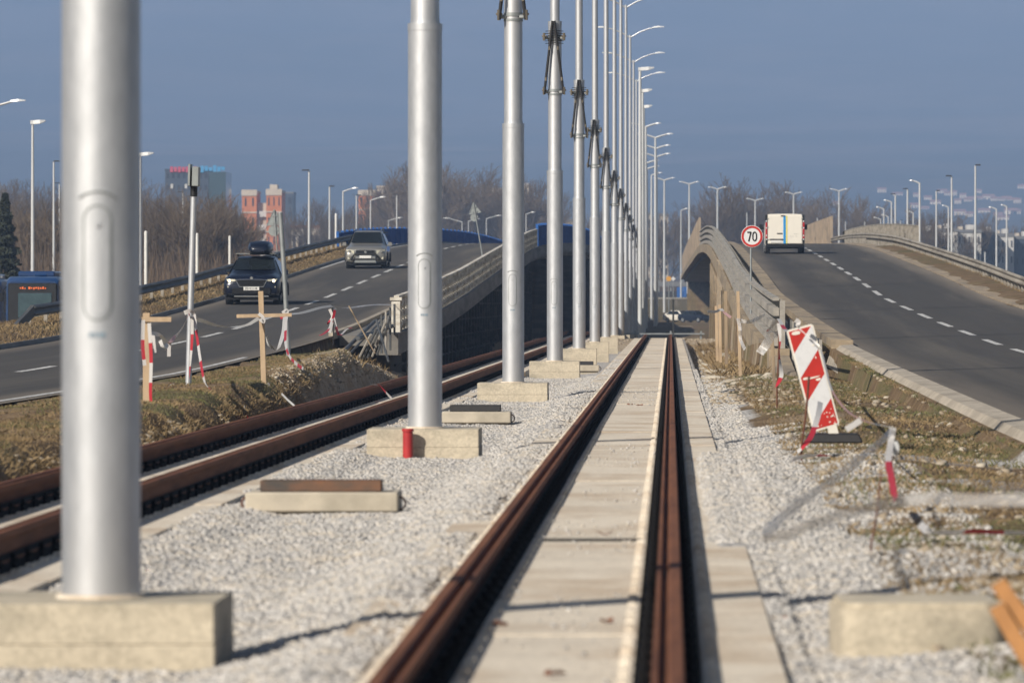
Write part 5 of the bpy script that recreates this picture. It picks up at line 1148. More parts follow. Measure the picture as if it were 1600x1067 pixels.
# far left side, flat LED heads
lamp('tall white lamp with a boxy head above the blue bus at far left', 51, 190, 300, 'box', 20)
lamp('lamp beyond the bus with a thin head, close left of the nearest pole', 84, 252, 420, 'flat', 10, side=1)
lamp('shorter lamp just left of the nearest pole', 93, 286, 520, 'flat', 8, side=-1)
lamp('lamp whose pale head pokes out right of the nearest pole', 219, 240, 340, 'box', 21)
lamp('lamp reaching in from the left edge of the photo high up', -22, 168, 270, 'single', 62, side=1)
lamp('thin lamp in front of the dark office tower', 286, 300, 560, 'flat', 9, side=-1)
lamp('tall lamp with dark flat head between the red block and the blue fence', 483, 266, 400, 'flat', 12, side=-1)
lamp('lamp with a small head just right of the dark headed one', 515, 291, 470, 'flat', 8, side=1)
lamp('single armed lamp left of the beige car, arm to the right', 536, 298, 500, 'single', 24, side=1)
lamp('single armed lamp behind the roof of the beige car', 557, 305, 560, 'flat', 8, side=1)
lamp('curved lamp in front of the middle brick building', 579, 312, 620, 'single', 24, side=1)
lamp('straight lamp at the right end of the middle brick building', 620, 304, 640, 'flat', 8, side=-1)
lamp('low curved lamp at the blue fence left of the second pole', 607, 344, 900, 'single', 22, side=1)
lamp('low curved lamp just right of the second pole', 722, 346, 900, 'single', 30, side=-1)
lamp('low curved lamp near the leaning triangle sign', 732, 345, 950, 'single', 18, side=1)
lamp('curved lamp between the leaning sign and the third pole', 760, 341, 900, 'single', 24, side=1)
lamp('small curved lamp right of the third pole', 822, 334, 900, 'single', 14, side=1)
for k, (px, py, d) in enumerate([(228, 363, 230), (308, 366, 260), (359, 370, 300), (525, 335, 330)]):
    t = thing('marker_post', ['short white post right of the nearest pole above the guard rail', 'short white post right of the tall sign post', 'short white post just left of the roof bar of the dark car', 'short white striped post at the start of the far blue fence'][k], 'post', (W(px, 430, d).x, d, -.5), 0, 'white posts behind the left guard rail')
    H = W(px, py, d).z + .5; mb = MB(); mb.tube([(0, 0, 0), (0, 0, H)], .07, 10); mb.build('shaft', 'white_paint', t, smooth=50)
    mb = MB(); mb.tube([(0, 0, H), (0, 0, H + .05)], [.075, .04], 10); mb.build('cap', 'white_paint', t, smooth=50)
# behind the pole row
lamp('bright boxy lamp head beside the pole row, topmost of three', 1000, 107, 335, 'box', 22, dia=.22)
lamp('bright boxy lamp head beside the pole row, middle of three', 1004, 141, 370, 'box', 15, dia=.2)
lamp('bright boxy lamp head beside the pole row, lowest of three', 1006, 166, 400, 'box', 13, dia=.2)
for k, (px, py, d, wp, hw) in enumerate([(1009, 197, 520, 24, 'double'), (1024, 214, 560, 28, 'double'), (1025, 231, 600, 23, 'double'), (1026, 244, 640, 22, 'double'), (1010, 254, 680, 20, 'double'), (1011, 263, 720, 20, 'single'), (1018, 273, 760, 17, 'single'), (1038, 281, 800, 17, 'double'), (1077, 287, 830, 16, 'double'), (1121, 295, 860, 15, 'double'), (1180, 313, 960, 14, 'double'), (1240, 303, 900, 14, 'double'), (1311, 298, 870, 14, 'double')]):
    lamp(f'double armed street lamp in the curving row behind the right bridge, {ORD[k]} from the left' if hw == 'double' else f'lamp with one arm in the row behind the pole line, {ORD[k]} of the curving row', px, py, d, hw, wp, dia=.26 if k < 4 else .3)
lamp('small lamp with a right arm under the double lamps left of the right bridge', 1064, 328, 900, 'single', 11, dia=.22)
lamp('thin lamp without arms left of the 70 sign', 1167, 332, 900, 'flat', 4, dia=.22)
lamp('tall white lamp with dark head, rightmost large one', 1524, 258, 390, 'flat', 9, dia=.15)
lamp('tall white lamp with dark head left of the rightmost large one', 1487, 275, 420, 'flat', 10, side=-1, dia=.15)
lamp('thin white lamp in front of the white buildings at right', 1463, 298, 520, 'flat', 6)
for k, (px, py, d, wp, kd, sd) in enumerate([(1437, 285, 480, 16, 'single', -1), (1418, 295, 520, 8, 'flat', -1), (1399, 303, 560, 8, 'flat', -1), (1393, 315, 640, 12, 'single', -1), (1381, 326, 700, 12, 'single', -1), (1388, 338, 800, 11, 'single', -1), (1376, 342, 850, 11, 'single', -1), (1427, 332, 700, 11, 'single', -1), (1407, 344, 900, 4, 'flat', 1), (1351, 346, 1000, 3, 'flat', 1), (1321, 346, 1000, 3, 'flat', 1), (1482, 323, 640, 10, 'single', -1), (1557, 326, 620, 12, 'single', -1), (1573, 322, 620, 9, 'single', -1), (1539, 393, 700, 3, 'flat', 1), (1277, 340, 900, 3, 'flat', 1)]):
    lamp(f'thin pale street lamp beyond the right bridge railing, {ORD[k]} of the cluster', px, py, d, kd, wp, side=sd, dia=.2, group='thin lamps beyond the right bridge')
# white post with black foot, galvanised post and fence under the right bridge
p = W(1075, 464, 900); t = thing('marker_post', 'white post with a black foot in front of the blue railing under the bridge', 'post', (p.x, 900, p.z))
mb = MB(); mb.tube([(0, 0, .5), (0, 0, 2.7)], .19, 12); mb.build('shaft', 'white_paint', t, smooth=50); mb = MB(); mb.tube([(0, 0, -.6), (0, 0, .5)], .27, 12); mb.build('foot', 'black_steel', t, smooth=50)
p = W(1052, 509, 300); t = thing('steel_post', 'grey square steel post standing behind the end of the rails', 'post', (p.x, 300, -1.05)); mb = MB(); mb.box((0, 0, 1.25), (.10, .10, 2.5)); mb.build('shaft', 'galv_dull', t, smooth=0); mb = MB(); mb.box((0, 0, 2.52), (.13, .13, .04)); mb.build('cap', 'galv_dull', t, smooth=0)
# low guard rail across the end of the track
t = thing('guard_rail', 'low grey guard rail crossing behind the end of the near track', 'guard rail', (1, 320, -1.05)); mb = MB(); mb.bbox(-3, 1.9, 319.95, 320.05, -.5, -.42); mb.build('beam', 'galv_dull', t, world=True, smooth=0)
for x in (-2, 0, 1.7): mb = MB(); mb.bbox(x - .05, x + .05, 320.06, 320.14, -1.2, -.3); mb.build('post', 'galv_dull', t, world=True, smooth=0)
t = thing('guard_rail', 'thin pale guard rail above the grassy slope under the right bridge', 'guard rail', (1, 860, .6)); mb = MB(); mb.bbox(-4, 7, 859.95, 860.05, 1.75, 1.95); mb.build('beam', 'rail_grey', t, world=True, smooth=0)
for x in range(-3, 7, 3): mb = MB(); mb.bbox(x - .06, x + .06, 860.06, 860.2, 0, 1.9); mb.build('post', 'rail_grey', t, world=True, smooth=0)
# blue low railing and dark viaduct of the cross street
t = thing('cross_railing', 'deep blue sheet railing on the cross street under the right bridge', 'railing', (3, 930, 1))
for k in range(9):
    x0 = 1.0 + k * 1.05
    mb = MB(); mb.bbox(x0, x0 + 1.0, 930, 930.1, 2.0 + k * .05, 3.7 + k * .05); mb.build('panel', 'blue_panel', t, world=True, smooth=0)
mb = MB(); mb.bbox(-6, 12, 930.15, 932, 1.0, 3.0); mb.build('plinth_wall', 'dark_wall', t, world=True, smooth=0)
t = thing('railing', 'grey railing in the distance behind the yellow and white signs', 'railing', (-2, 960, 2)); mb = MB(); mb.bbox(-6, 9, 960, 960.2, 3.9, 4.7); mb.build('beam', 'roof_grey', t, world=True, smooth=0)
for x in range(-6, 9, 2): mb = MB(); mb.bbox(x - .1, x + .1, 960.25, 960.4, -1.2, 5.0); mb.build('post', 'galv_dull', t, world=True, smooth=0)
for (px, py, m_, lab, rot) in ((1045, 435.5, 'yellow_sign', 'small yellow round traffic sign left of the white diamond', 0), (1052, 435.5, 'sign_white', 'small white diamond traffic sign under the bridge flank', 1)):
    p = W(px, py, 780); t = thing('road_sign', lab, 'road sign', (p.x, 780, -1)); h_ = p.z + 1
    mb = MB(); mb.tube([(0, .1, 0), (0, .1, h_)], .05, 8); mb.build('post', 'galv_dull', t, smooth=40); mb = MB()
    if rot: mb.box((0, 0, h_), (.46, .05, .46), M=Matrix.Rotation(R(45), 3, 'Y'))
    else: mb.tube([(0, -.02, h_), (0, .03, h_)], .34, 20)
    mb.build('sign_plate', m_, t, smooth=0)
# broken old railing end at the left road before the white railing
t = thing('broken_railing', 'collapsed dark end of the old railing beside the left road', 'railing', (-7.6, 140, .2))
for k in range(9):
    y = 139 + k * 1.7; a = W(545 + k * 8.6, 0, y).x; z = float(zL(y)); mb = MB(); mb.tube([(-7.65 + .03 * k, y, z - .4), (-7.65 + .03 * k + (.35 if k < 5 else 0), y - (.4 if k < 5 else 0), z + (.25 + .07 * k))], .03, 6); mb.build('post', 'guard_dark' if k % 3 else 'rail_grey', t, world=True)
for (pa, pb, r_) in (((-7.9, 137.5, -.05), (-7.5, 152, 1.1), .03), ((-8.0, 136, .0), (-7.6, 146, .85), .05), ((-7.4, 143, .9), (-6.9, 139, -.1), .03), ((-7.7, 140, .45), (-7.5, 153, .7), .06)):
    mb = MB(); mb.tube([pa, pb], r_, 6); mb.build('bent_bar', 'guard_dark', t, world=True)
t = thing('railing_end_post', 'thick cream concrete post closing the left road railing', 'post', (-7.45, 154.3, .3)); mb = MB(); mb.box((0, 0, .35), (.24, .24, 1.5)); mb.build('shaft', 'rail_white', t, smooth=0, bevel=.01); mb = MB(); mb.box((0, 0, 1.13), (.32, .32, .08)); mb.build('cap', 'rail_white', t, smooth=0)
mb = MB()
for k in range(16):
    y = 100 + k * 1.7
    mb.box((3.35, y, .1), (.04, .04, 1.3))
t = thing('broken_railing', 'dark bare steel uprights where the right bridge railing begins', 'railing', (2.9, 116, .2))
for k in range(15):
    y = 112 + k * 1.15; x = 2.95 - k * .02; mb = MB(); mb.bbox(x - .03, x + .03, y - .03, y + .03, float(zR(y)) - .35, float(zR(y)) + .42 + .015 * k); mb.build('upright', 'guard_dark' if k % 3 else 'rail_grey', t, world=True, smooth=0)
for z in (.1, .36): mb = MB(); path_box(mb, lambda y: 2.95 - (y - 112) * .0174, zR, 112, 129, -.02, .02, z, z + .05); mb.build('bar', 'guard_dark', t, world=True, smooth=0)
# sloping concrete abutment wing under the railing start
mb = MB(); mb.loft([[(2.2, 116, -.9), (2.62, 116, -.9), (2.62, 116, -.25), (2.25, 116, -.3)], [(2.18, 130, -1.2), (2.62, 130, -1.2), (2.62, 130, .33), (2.2, 130, .33)]])
o = mb.build('wing_wall', 'tan_concrete', origin=(2.4, 116, -.6), smooth=0); tag(o, 'low sloping concrete wing wall where the right bridge railing begins', 'wall')

# ================================================================== buildings far off
def building(label, px0, px1, ptop, d, wallm, winm='window_dark', floors=8, bays=5, roof='roof_grey', pbot=400, depth=16, wf=.5, band=None, cat='building', roofbox=None, group=None, pitched=False, name='apartment_building', rz=0.0, zg=None):
    s = F / d; a = W(px0, ptop, d); b_ = W(px1, ptop, d); zt = a.z; zg_ = -1.2 if zg is None else zg; wd = b_.x - a.x; H = zt - zg_
    t = thing(name, label, cat, ((a.x + b_.x) / 2, d, zg_), rz, group)
    mb = MB(); mb.box((0, depth / 2, H / 2), (wd, depth, H)); mb.build('wall', wallm, t, smooth=0)
    fh = H / floors
    if floors * bays <= 100:
        for f in range(floors):
            for k in range(bays):
                bw_ = wd / bays; x = -wd / 2 + (k + .5) * bw_
                mb = MB(); mb.box((x, -.03, (f + .55) * fh), (bw_ * wf, .12, fh * .42)); mb.build('window', winm, t, smooth=0)
    if band:
        for f in range(floors + 1):
            mb = MB(); mb.box((0, -.06, f * fh + .1), (wd + .2, .3, min(.35, fh * .12) + (fh * .25 if f == floors else 0))); mb.build('floor_band', band, t, smooth=0)
    if pitched:
        rh = wd * .28; mb = MB(); mb.prism([(-wd / 2 - .4, H), (wd / 2 + .4, H), (0, H + rh)], 'y', -.4, depth + .4); mb.build('roof', roof, t, smooth=0)
    else:
        mb = MB(); mb.box((0, depth / 2, H + .3), (wd + .3, depth + .3, .6)); mb.build('roof', roof, t, smooth=0)
        if roofbox:
            for (u, w2, h2, m_) in roofbox: mb = MB(); mb.box((u * wd, depth / 2, H + .6 + h2 / 2), (w2 * wd, depth * .4, h2)); mb.build('roof_structure', m_, t, smooth=0)
    return t
tw_ = building('dark blue glass office tower with pink and blue sign letters on its roof', 258, 326, 267, 1900, 'facade_dark', 'window_dark', floors=12, bays=8, roof='facade_dark', depth=22)
mb = MB(); mb.box((wd_ := (W(340, 0, 1900).x - W(292, 0, 1900).x), 11, 23.0), (W(353, 0, 1900).x - W(326, 0, 1900).x - .1, 24, 45.5)); mb.build('side_wing', 'bus_glass', tw_, smooth=0)
lw = W(326, 0, 1900).x - W(258, 0, 1900).x
mb = MB()
for q in range(7): mb.box((-lw / 2 + 2.2 + q * 1.3, -.2, 46.6), (1.0, .5, 1.9 - .3 * (q % 2)))
mb.build('roof_letters', 'letters_pink', tw_, smooth=0); mb = MB()
for q in range(6): mb.box((-lw / 2 + 12.4 + q * 1.4, -.2, 46.7 + .2 * (q % 2)), (1.15, .5, 2.2 - .5 * (q % 3)))
mb.build('roof_letters', 'letters_blue', tw_, smooth=0)
mb = MB()
for (u, z) in ((-5, 41), (-.3, 41), (1.6, 37), (-2.4, 34), (5.2, 31), (3.4, 27), (-1.6, 25)): mb.box((u, -.12, z), (.8, .1, 1.5))
mb.build('pale_pane', 'facade_white', tw_, smooth=0)  # scattered panes in the pale facade colour
kq = 1400 / 1900; tw_.scale = (kq,) * 3; tw_.location = (tw_.location.x * kq, 1400, CZ + (-1.2 - CZ) * kq)
b1 = building('red brick apartment block with cream bands and a recessed stair core', 378, 401, 302, 1500, 'brick', floors=6, bays=2, wf=.2, band='facade_pale', roof='facade_pale', depth=14)
b2 = building('right wing of the red brick apartment block with cream top band', 416, 440, 301, 1500, 'brick', floors=6, bays=3, wf=.2, band='facade_pale', roof='facade_pale', depth=14, roofbox=[(-.1, .5, 1.6, 'facade_pale')])
mb = MB(); mb.box((-3.2, 6, 14.2), (2.6, 8, 28.6)); mb.build('stair_core', 'facade_pale', b2, smooth=0)
for f in range(7): mb = MB(); mb.box((-3.1, 1.4, 4 + f * 3.6), (2.2, 1.2, 1.5)); mb.build('balcony', 'facade_white', b2, smooth=0)
mb = MB(); mb.tube([(1.2, 5, 30.5), (1.2, 5, 31.6), (1.2, 5, 32.2)], [.8, .9, .3], 14); mb.build('roof_dome', 'facade_white', b2)
building('low dark blue block behind the brick apartment block', 438, 458, 303, 1700, 'facade_dark', floors=8, bays=2, depth=12)
building('middle red brick apartment block left of the second pole', 560, 588, 302, 1450, 'brick', floors=7, bays=3, wf=.3, band='facade_pale', roof='facade_pale', depth=14)
building('cream topped brick tower rising behind the middle brick block', 589, 606, 294, 1480, 'facade_pale', floors=8, bays=2, roof='facade_pale', depth=14)
building('brick block half hidden by the second pole', 607, 632, 303, 1450, 'brick', floors=7, bays=3, wf=.3, band='facade_pale', roof='facade_pale', depth=14)
building('brick block just left of the third pole', 758, 784, 299, 1450, 'brick', floors=7, bays=3, wf=.3, band='facade_pale', roof='facade_pale', depth=14)
building('pale block right of the third pole', 786, 826, 290, 1500, 'facade_pale', floors=7, bays=4, roof='facade_white', depth=14)
building('small ruddy brick house gable beyond the guard rail', 455, 500, 357, 1100, 'facade_pale', floors=3, bays=5, roof='roof_red', depth=14)
building('cream block between the poles behind the left bridge', 868, 900, 346, 1400, 'facade_pale', floors=4, bays=4, depth=12)
building('cream building peeping between the far poles', 1004, 1018, 336, 1300, 'facade_pale', floors=5, bays=2, depth=12)
building('narrow cream tower left of the right bridge', 1030, 1044, 338, 1300, 'facade_pale', floors=6, bays=2, depth=9)
for k, (a, b_, tp, m_, fl, ba, lab) in enumerate([(1440, 1462, 366, 'facade_white', 4, 3, 'pale low block behind the bare trees right of the bridge railing'), (1464, 1496, 362, 'facade_white', 5, 5, 'white block with grey shading behind the trees at right'), (1496, 1533, 364, 'facade_white', 5, 5, 'white long block left of the dark one at right'), (1534, 1556, 367, 'facade_dark', 5, 3, 'dark navy block near the right edge'), (1557, 1584, 370, 'facade_white', 5, 4, 'pale block right of the dark navy block'), (1585, 1620, 374, 'facade_dark', 5, 4, 'dark blue block cut by the right edge')]):
    building(lab, a, b_, tp, 1000 + 8 * k, m_, wf=.3, floors=fl, bays=ba, depth=14, roofbox=[(.1, .3, .9, 'facade_white'), (-.3, .15, .6, 'facade_pale')])
building('small houses behind the crest left of the noise barrier', 1262, 1278, 362, 1200, 'facade_white', floors=2, bays=2, pitched=True, roof='roof_grey', depth=9, name='house')
# houses on the lower hill
random.seed(12); hh_ = [(1378, 300), (1403, 302), (1432, 304), (1450, 311), (1462, 318), (1473, 300), (1481, 301), (1490, 302), (1497, 316), (1505, 306), (1513, 313), (1520, 310), (1529, 300), (1531, 308), (1545, 309), (1554, 311), (1566, 312), (1573, 309), (1582, 312), (1590, 314), (1597, 290), (1430, 320), (1445, 326), (1500, 333), (1580, 330), (1588, 333), (1568, 341), (1307, 318), (1560, 336), (1538, 330), (1515, 336)]
hrank = {k: i + 1 for i, k in enumerate(sorted(range(len(hh_)), key=lambda q: hh_[q][0]))}
for k, (px, py) in enumerate(hh_):
    # find the distance at which the hillside shows at this height in the view, then stand the house there
    best = None
    for d in np.arange(3000, 7600, 20):
        x = (px - CX) / F * d
        if CY - (hill_z(x, d) - CZ) / d * F <= py + 6: best = d; break
    d = best or 6000; s = F / d; wd = random.uniform(5, 10); x = (px - CX) / F * d; z = hill_z(x, d)
    t = thing('house', f'small pale house on the hazy hillside at the right, {"pink red" if k % 4 == 1 else "white"} walled dot', 'house', (x, d, z - 2), 0, 'houses dotted over the hazy hillside'); t['label'] = f'tiny pale red-roofed house on the hazy hillside, {ordinal(hrank[k])} from the left'
    hgt = random.uniform(4, 6)
    mb = MB(); mb.box((0, 4, hgt / 2), (wd, 8, hgt)); mb.build('wall', 'house_wall', t, smooth=0)
    mb = MB(); mb.prism([(-4.6, hgt), (4.6, hgt), (0, hgt + 1.8)], 'x', -wd / 2 - .5, wd / 2 + .5); mb.v = [(a, b2 + 4, c) for a, b2, c in mb.v]; mb.build('roof', 'roof_red', t, smooth=0)
    for q in (-1, 0, 1): mb = MB(); mb.box((q * wd * .3, -.05, hgt * .6), (wd * .12, .2, 2.2)); mb.build('window', 'window_dark', t, smooth=0)

# ================================================================== trees
def tree_segments(H, seed, spread=.55, levels=5, up=.35, trunk=.3, n1=(3, 5), lean=0):
    r = random.Random(seed); segs = []; tw = []
    def grow(p, d, L_, rad, lv):
        n = 3 if lv < 2 else 2; q = p.copy(); dd = d.copy()
        for i in range(n):
            dd = (dd + Vector((r.uniform(-1, 1), r.uniform(-1, 1), r.uniform(-.2, .6))) * (.10 + .05 * lv)).normalized(); q2 = q + dd * L_ / n; ra = rad * (1 - .35 * i / n); rb = rad * (1 - .35 * (i + 1) / n)
            (segs if lv < 2 else tw).append((q.copy(), q2.copy(), ra, rb)); q = q2
            if lv < levels and (lv > 0 or i > 0):
                for _ in range(r.randint(1, 2) if lv else r.randint(2, 3)):
                    a = r.uniform(0, 2 * math.pi); sp = r.uniform(.5, 1) * spread * (1.5 if lv == 0 else 1.25); nd = (dd + Vector((math.cos(a), math.sin(a), r.uniform(-.1, .5) + up * .3)) * sp).normalized()
                    grow(q.copy(), nd, L_ * r.uniform(.5, .78), rb * r.uniform(.5, .7), lv + 1)
        if lv < levels: grow(q, dd, L_ * .7, rad * .62, lv + 1)
    grow(Vector((0, 0, 0)), Vector((lean, 0, 1)).normalized(), H * .42, H * .017 * trunk / .3, 0)
    return segs, tw
def seg_mesh(segs, name, m, parent, k=3, rmin=.0):
    V = []; Fc = []
    for (a, b_, ra, rb) in segs:
        t = (b_ - a).normalized(); u = t.cross(Vector((.3, .9, .2))).normalized(); v = t.cross(u); o = len(V); ra = max(ra, rmin); rb = max(rb, rmin)
        for (p, r_) in ((a, ra), (b_, rb)):
            for i in range(k): an = 2 * math.pi * i / k; V.append(p + (u * math.cos(an) + v * math.sin(an)) * r_)
        for i in range(k): j = (i + 1) % k; Fc.append((o + i, o + j, o + k + j, o + k + i))
    return npmesh(name, [tuple(p) for p in V], Fc, m, parent)
def bare_tree(seed, H, bark='bark', **kw):
    t = thing('bare_tree', '', 'tree', (0, 0, 0)); segs, tw = tree_segments(H, seed, **kw)
    seg_mesh(segs, 'trunk', bark, t, 5); seg_mesh(tw, 'crown', 'bark', t, 3, rmin=.028)
    return t
protos = [bare_tree(100 + k, 20, 'bark_pale' if k == 4 else 'bark', spread=sp, levels=5, up=up) for k, (sp, up) in enumerate([(.45, .6), (.55, .4), (.40, .9), (.6, .3), (.6, .5)])]
HT = [float(np.percentile([v.co.z for c in p_.children for v in c.data.vertices], 98.5)) for p_ in protos]
TL = ['bare brown poplar like tree in the belt behind the roads', 'leafless spreading tree in the belt behind the roads', 'tall narrow leafless tree in the belt behind the roads', 'low broad leafless tree in the belt behind the roads', 'leafless tree with a pale forked trunk behind the 70 sign']
TG_ = 'leafless trees in the belt behind the roads'
random.seed(31); used = set()
ZN = [(0, 'at the left edge'), (60, 'behind the bus'), (100, 'close left of the nearest pole'), (225, 'behind the nearest pole'), (262, 'left of the office tower'), (300, 'below the office tower'), (340, 'right of the tall sign post'), (375, 'behind the dark car'), (440, 'around the brick block'), (482, 'left of the dark headed lamp'), (515, 'right of the dark headed lamp'), (560, 'above the blue fence start'), (600, 'over the beige car'), (636, 'just left of the second pole'), (690, 'behind the second pole'), (720, 'just right of the second pole'), (750, 'above the leaning triangle sign'), (787, 'just left of the third pole'), (822, 'behind the third pole'), (855, 'just right of the third pole'), (885, 'behind the fourth pole'), (1010, 'among the far poles'), (1060, 'left of the right bridge'), (1110, 'over the bridge hump'), (1160, 'left of the 70 sign'), (1190, 'behind the 70 sign'), (1230, 'over the left half of the van'), (1262, 'over the right half of the van'), (1300, 'right of the van'), (1345, 'over the noise barrier'), (1400, 'over the pale railing'), (1460, 'left of the white blocks'), (1520, 'before the white blocks'), (1570, 'before the dark navy block'), (9999, 'at the right edge')]
def zone(px): return next(z for a, z in ZN if px <= a)
def put_tree(k, px, ptop, d, zg=-1.4, label=None):
    z = W(px, ptop, d).z; sc = (z - zg) / HT[k]
    o = protos[k] if k not in used else copy_tree(protos[k]); used.add(k)
    o.location = (W(px, 0, d).x, d, zg); o.rotation_euler = (0, 0, random.uniform(0, 6.28)); o.scale = (sc * random.uniform(.85, 1.15),) * 2 + (sc,); o['label'] = label or TL[k].replace('in the belt behind the roads', zone(px)); o['group'] = TG_
    return o
# tree line height (photo row of the crown tops) along the picture
TOPS = [(-40, 300), (30, 290), (60, 282), (90, 300), (150, 300), (228, 285), (250, 300), (300, 320), (345, 318), (365, 345), (455, 350), (470, 335), (500, 325), (540, 318), (560, 334), (592, 334), (602, 268), (625, 265), (650, 280), (690, 262), (730, 275), (770, 290), (830, 300), (880, 320), (1000, 345), (1050, 325), (1085, 305), (1125, 308), (1160, 292), (1200, 300), (1260, 300), (1290, 320), (1345, 318), (1400, 340), (1470, 330), (1490, 335), (1540, 345), (1620, 350)]
def topy(px): return float(np.interp(px, [a for a, _ in TOPS], [b_ for _, b_ in TOPS]))
px = -40
while px < 1640:
    if not (368 < px < 450):
        d = random.uniform(1010, 1250); k = random.choice([0, 1, 2, 3]); put_tree(k, px + random.uniform(-6, 6), topy(px) + random.uniform(-6, 22), d)
    px += random.uniform(11, 19) if px < 860 else random.uniform(22, 42)
for (px, ty, d, k) in [(1140, 292, 980, 4), (1168, 300, 990, 1)]: put_tree(k, px, ty, d)
for px, ty in ((1440, 334), (1480, 340)): put_tree(random.choice([1, 3]), px, ty, random.uniform(880, 960))
for px in np.arange(225, 362, 11): put_tree(random.choice([1, 3]), px + random.uniform(-5, 5), (318 if px < 350 else 352) + random.uniform(-8, 26), random.uniform(430, 620))
for px in np.arange(30, 100, 16): put_tree(random.choice([1, 3]), px, 330 + random.uniform(-8, 20), random.uniform(430, 560))
for k in range(5):
    if k not in used: put_tree(k, 700 + 20 * k, 300, 900)
# brush thicket at the feet of the belt: thin stems beyond counting
def thicket(name, x0, x1, y0, y1, n, h0, h1, m, seed, zg=-1.3):
    r = np.random.default_rng(seed); x = r.uniform(x0, x1, n); y = r.uniform(y0, y1, n); h = r.uniform(h0, h1, n) * (.6 + .6 * fbm(x, y, 9, 3, seed)); nseg = 3; V = []; 
    px_, py_, pz = x.copy(), y.copy(), np.full(n, zg); P = [(px_.copy(), py_.copy(), pz.copy())]
    for s in range(nseg): px_ = px_ + r.normal(0, .35, n); py_ = py_ + r.normal(0, .3, n); pz = pz + h / nseg; P.append((px_.copy(), py_.copy(), pz.copy()))
    w0 = r.uniform(.03, .07, n); Vs = []; ang = r.uniform(0, math.pi, n)
    for s, (a, b_, c) in enumerate(P):
        w_ = w0 * (1 - s / (nseg + .6)); Vs.append(np.stack([a - w_ * np.cos(ang), b_ - w_ * np.sin(ang), c], -1)); Vs.append(np.stack([a + w_ * np.cos(ang), b_ + w_ * np.sin(ang), c], -1))
    V = np.stack(Vs, 1).reshape(-1, 3); k = 2 * (nseg + 1); base = (np.arange(n) * k)[:, None]
    Fc = np.concatenate([base + np.array([2 * s, 2 * s + 1, 2 * s + 3, 2 * s + 2]) for s in range(nseg)], 0)
    o = npmesh(name, V, Fc, m); tag(o, kind='stuff'); return o
thicket('brushwood', -75, -24, 360, 560, 26000, 3, 7.5, 'brush', 3)
thicket('brushwood', -125, 75, 1000, 1200, 42000, 3, 9, 'brush', 4)
# dark conifer at the left edge
t = thing('conifer', 'dark dense conifer at the left edge above the bus', 'tree', (W(8, 0, 330).x, 330, -1.0)); H = W(8, 303, 330).z + 1.0
mb = MB(); mb.tube([(0, 0, 0), (0, 0, H * .95)], [.16, .03], 8); mb.build('trunk', 'bark', t)
r = np.random.default_rng(5); n = 5200; zf = r.uniform(.08, 1, n) ** .8; rad = (1 - zf) * 2.1 * (.55 + .45 * np.sin(zf * 42) ** 2) + .12; an = r.uniform(0, 6.283, n); rr = rad * np.sqrt(r.uniform(.1, 1, n)); cxx = rr * np.cos(an); cyy = rr * np.sin(an); czz = zf * H - rr * .25
V = []; 
u = r.normal(0, 1, (n, 3)); u /= np.linalg.norm(u, axis=1)[:, None]; v = np.cross(u, r.normal(0, 1, (n, 3))); v /= np.linalg.norm(v, axis=1)[:, None]; c = np.stack([cxx, cyy, czz], -1); s_ = r.uniform(.08, .2, n)[:, None]
V = np.stack([c - u * s_, c + v * s_ * .5, c + u * s_, c - v * s_ * .5], 1).reshape(-1, 3); npmesh('crown', V, np.arange(n * 4).reshape(n, 4), 'needles', t)

# ================================================================== grass and stones
def blades(name, m, pts, h, w_, lean=.5, seed=1):
    r = np.random.default_rng(seed); n = len(pts); a = r.uniform(0, 6.283, n); hh2 = h * r.uniform(.4, 1.3, n); ww = w_ * r.uniform(.6, 1.4, n); lx = r.normal(0, lean, n) * hh2; ly = r.normal(0, lean, n) * hh2
    c, s = np.cos(a) * ww / 2, np.sin(a) * ww / 2; x, y, z = pts.T
    V = np.stack([np.stack([x - c, y - s, z - .01], -1), np.stack([x + c, y + s, z - .01], -1), np.stack([x + c * .7 + lx * .45, y + s * .7 + ly * .45, z + hh2 * .6], -1), np.stack([x + lx, y + ly, z + hh2], -1)], 1).reshape(-1, 3)
    I = (np.arange(n) * 4)[:, None]; o = npmesh(name, V, np.concatenate([I + np.array([0, 1, 2]), I + np.array([0, 2, 3])], 0), m); tag(o, kind='stuff'); return o
def scatter(x0, x1, y0, y1, n, seed, mask=None, dpow=1.0):
    r = np.random.default_rng(seed); x = r.uniform(x0, x1, n); y = y0 + (y1 - y0) * r.uniform(0, 1, n) ** dpow
    if mask is not None: k = mask(x, y); x, y = x[k], y[k]
    return np.stack([x, y, ground_z(x, y)], -1)
mat('grass_dry', (.30, .215, .11), (.18, .125, .06), rough=.9, scale=(1.5, 1.5, 1.5), c3=(.12, .085, .05), s3=(.6, .6, .6))
mat('grass_green', (.13, .135, .05), (.09, .095, .035), rough=.9, scale=(2, 2, 2), c3=(.16, .14, .06), s3=(.8, .8, .8))
mat('stone', (.62, .59, .55), (.29, .28, .265), rough=.85, scale=(14, 14, 14), lo=.35, hi=.62, c3=(.52, .46, .375), s3=(5, 5, 5))
mat('rubble', (.34, .28, .20), (.22, .175, .125), rough=.9, scale=(3, 3, 3), c3=(.46, .41, .33), s3=(1.5, 1.5, 1.5))
G1 = lambda x, y: fbm(x, y, 3.0, 4, 50) > .44
G0 = lambda x, y: fbm(x, y, 2.1, 4, 44) > .40
LVm = lambda f: (lambda x, y: (x < edge0(y) - .1) & (x > -8.75) & f(x, y))
blades('dry_grass', 'grass_dry', np.concatenate([scatter(-8.7, -5.6, 48, 128, 110000, 1, LVm(G0)), scatter(-8.7, -8.2, 124, 150, 2500, 2)]), .034, .008, .8, 1)
blades('green_grass', 'grass_green', scatter(-8.7, -6.0, 48, 128, 50000, 3, LVm(G1)), .03, .008, .6, 2)
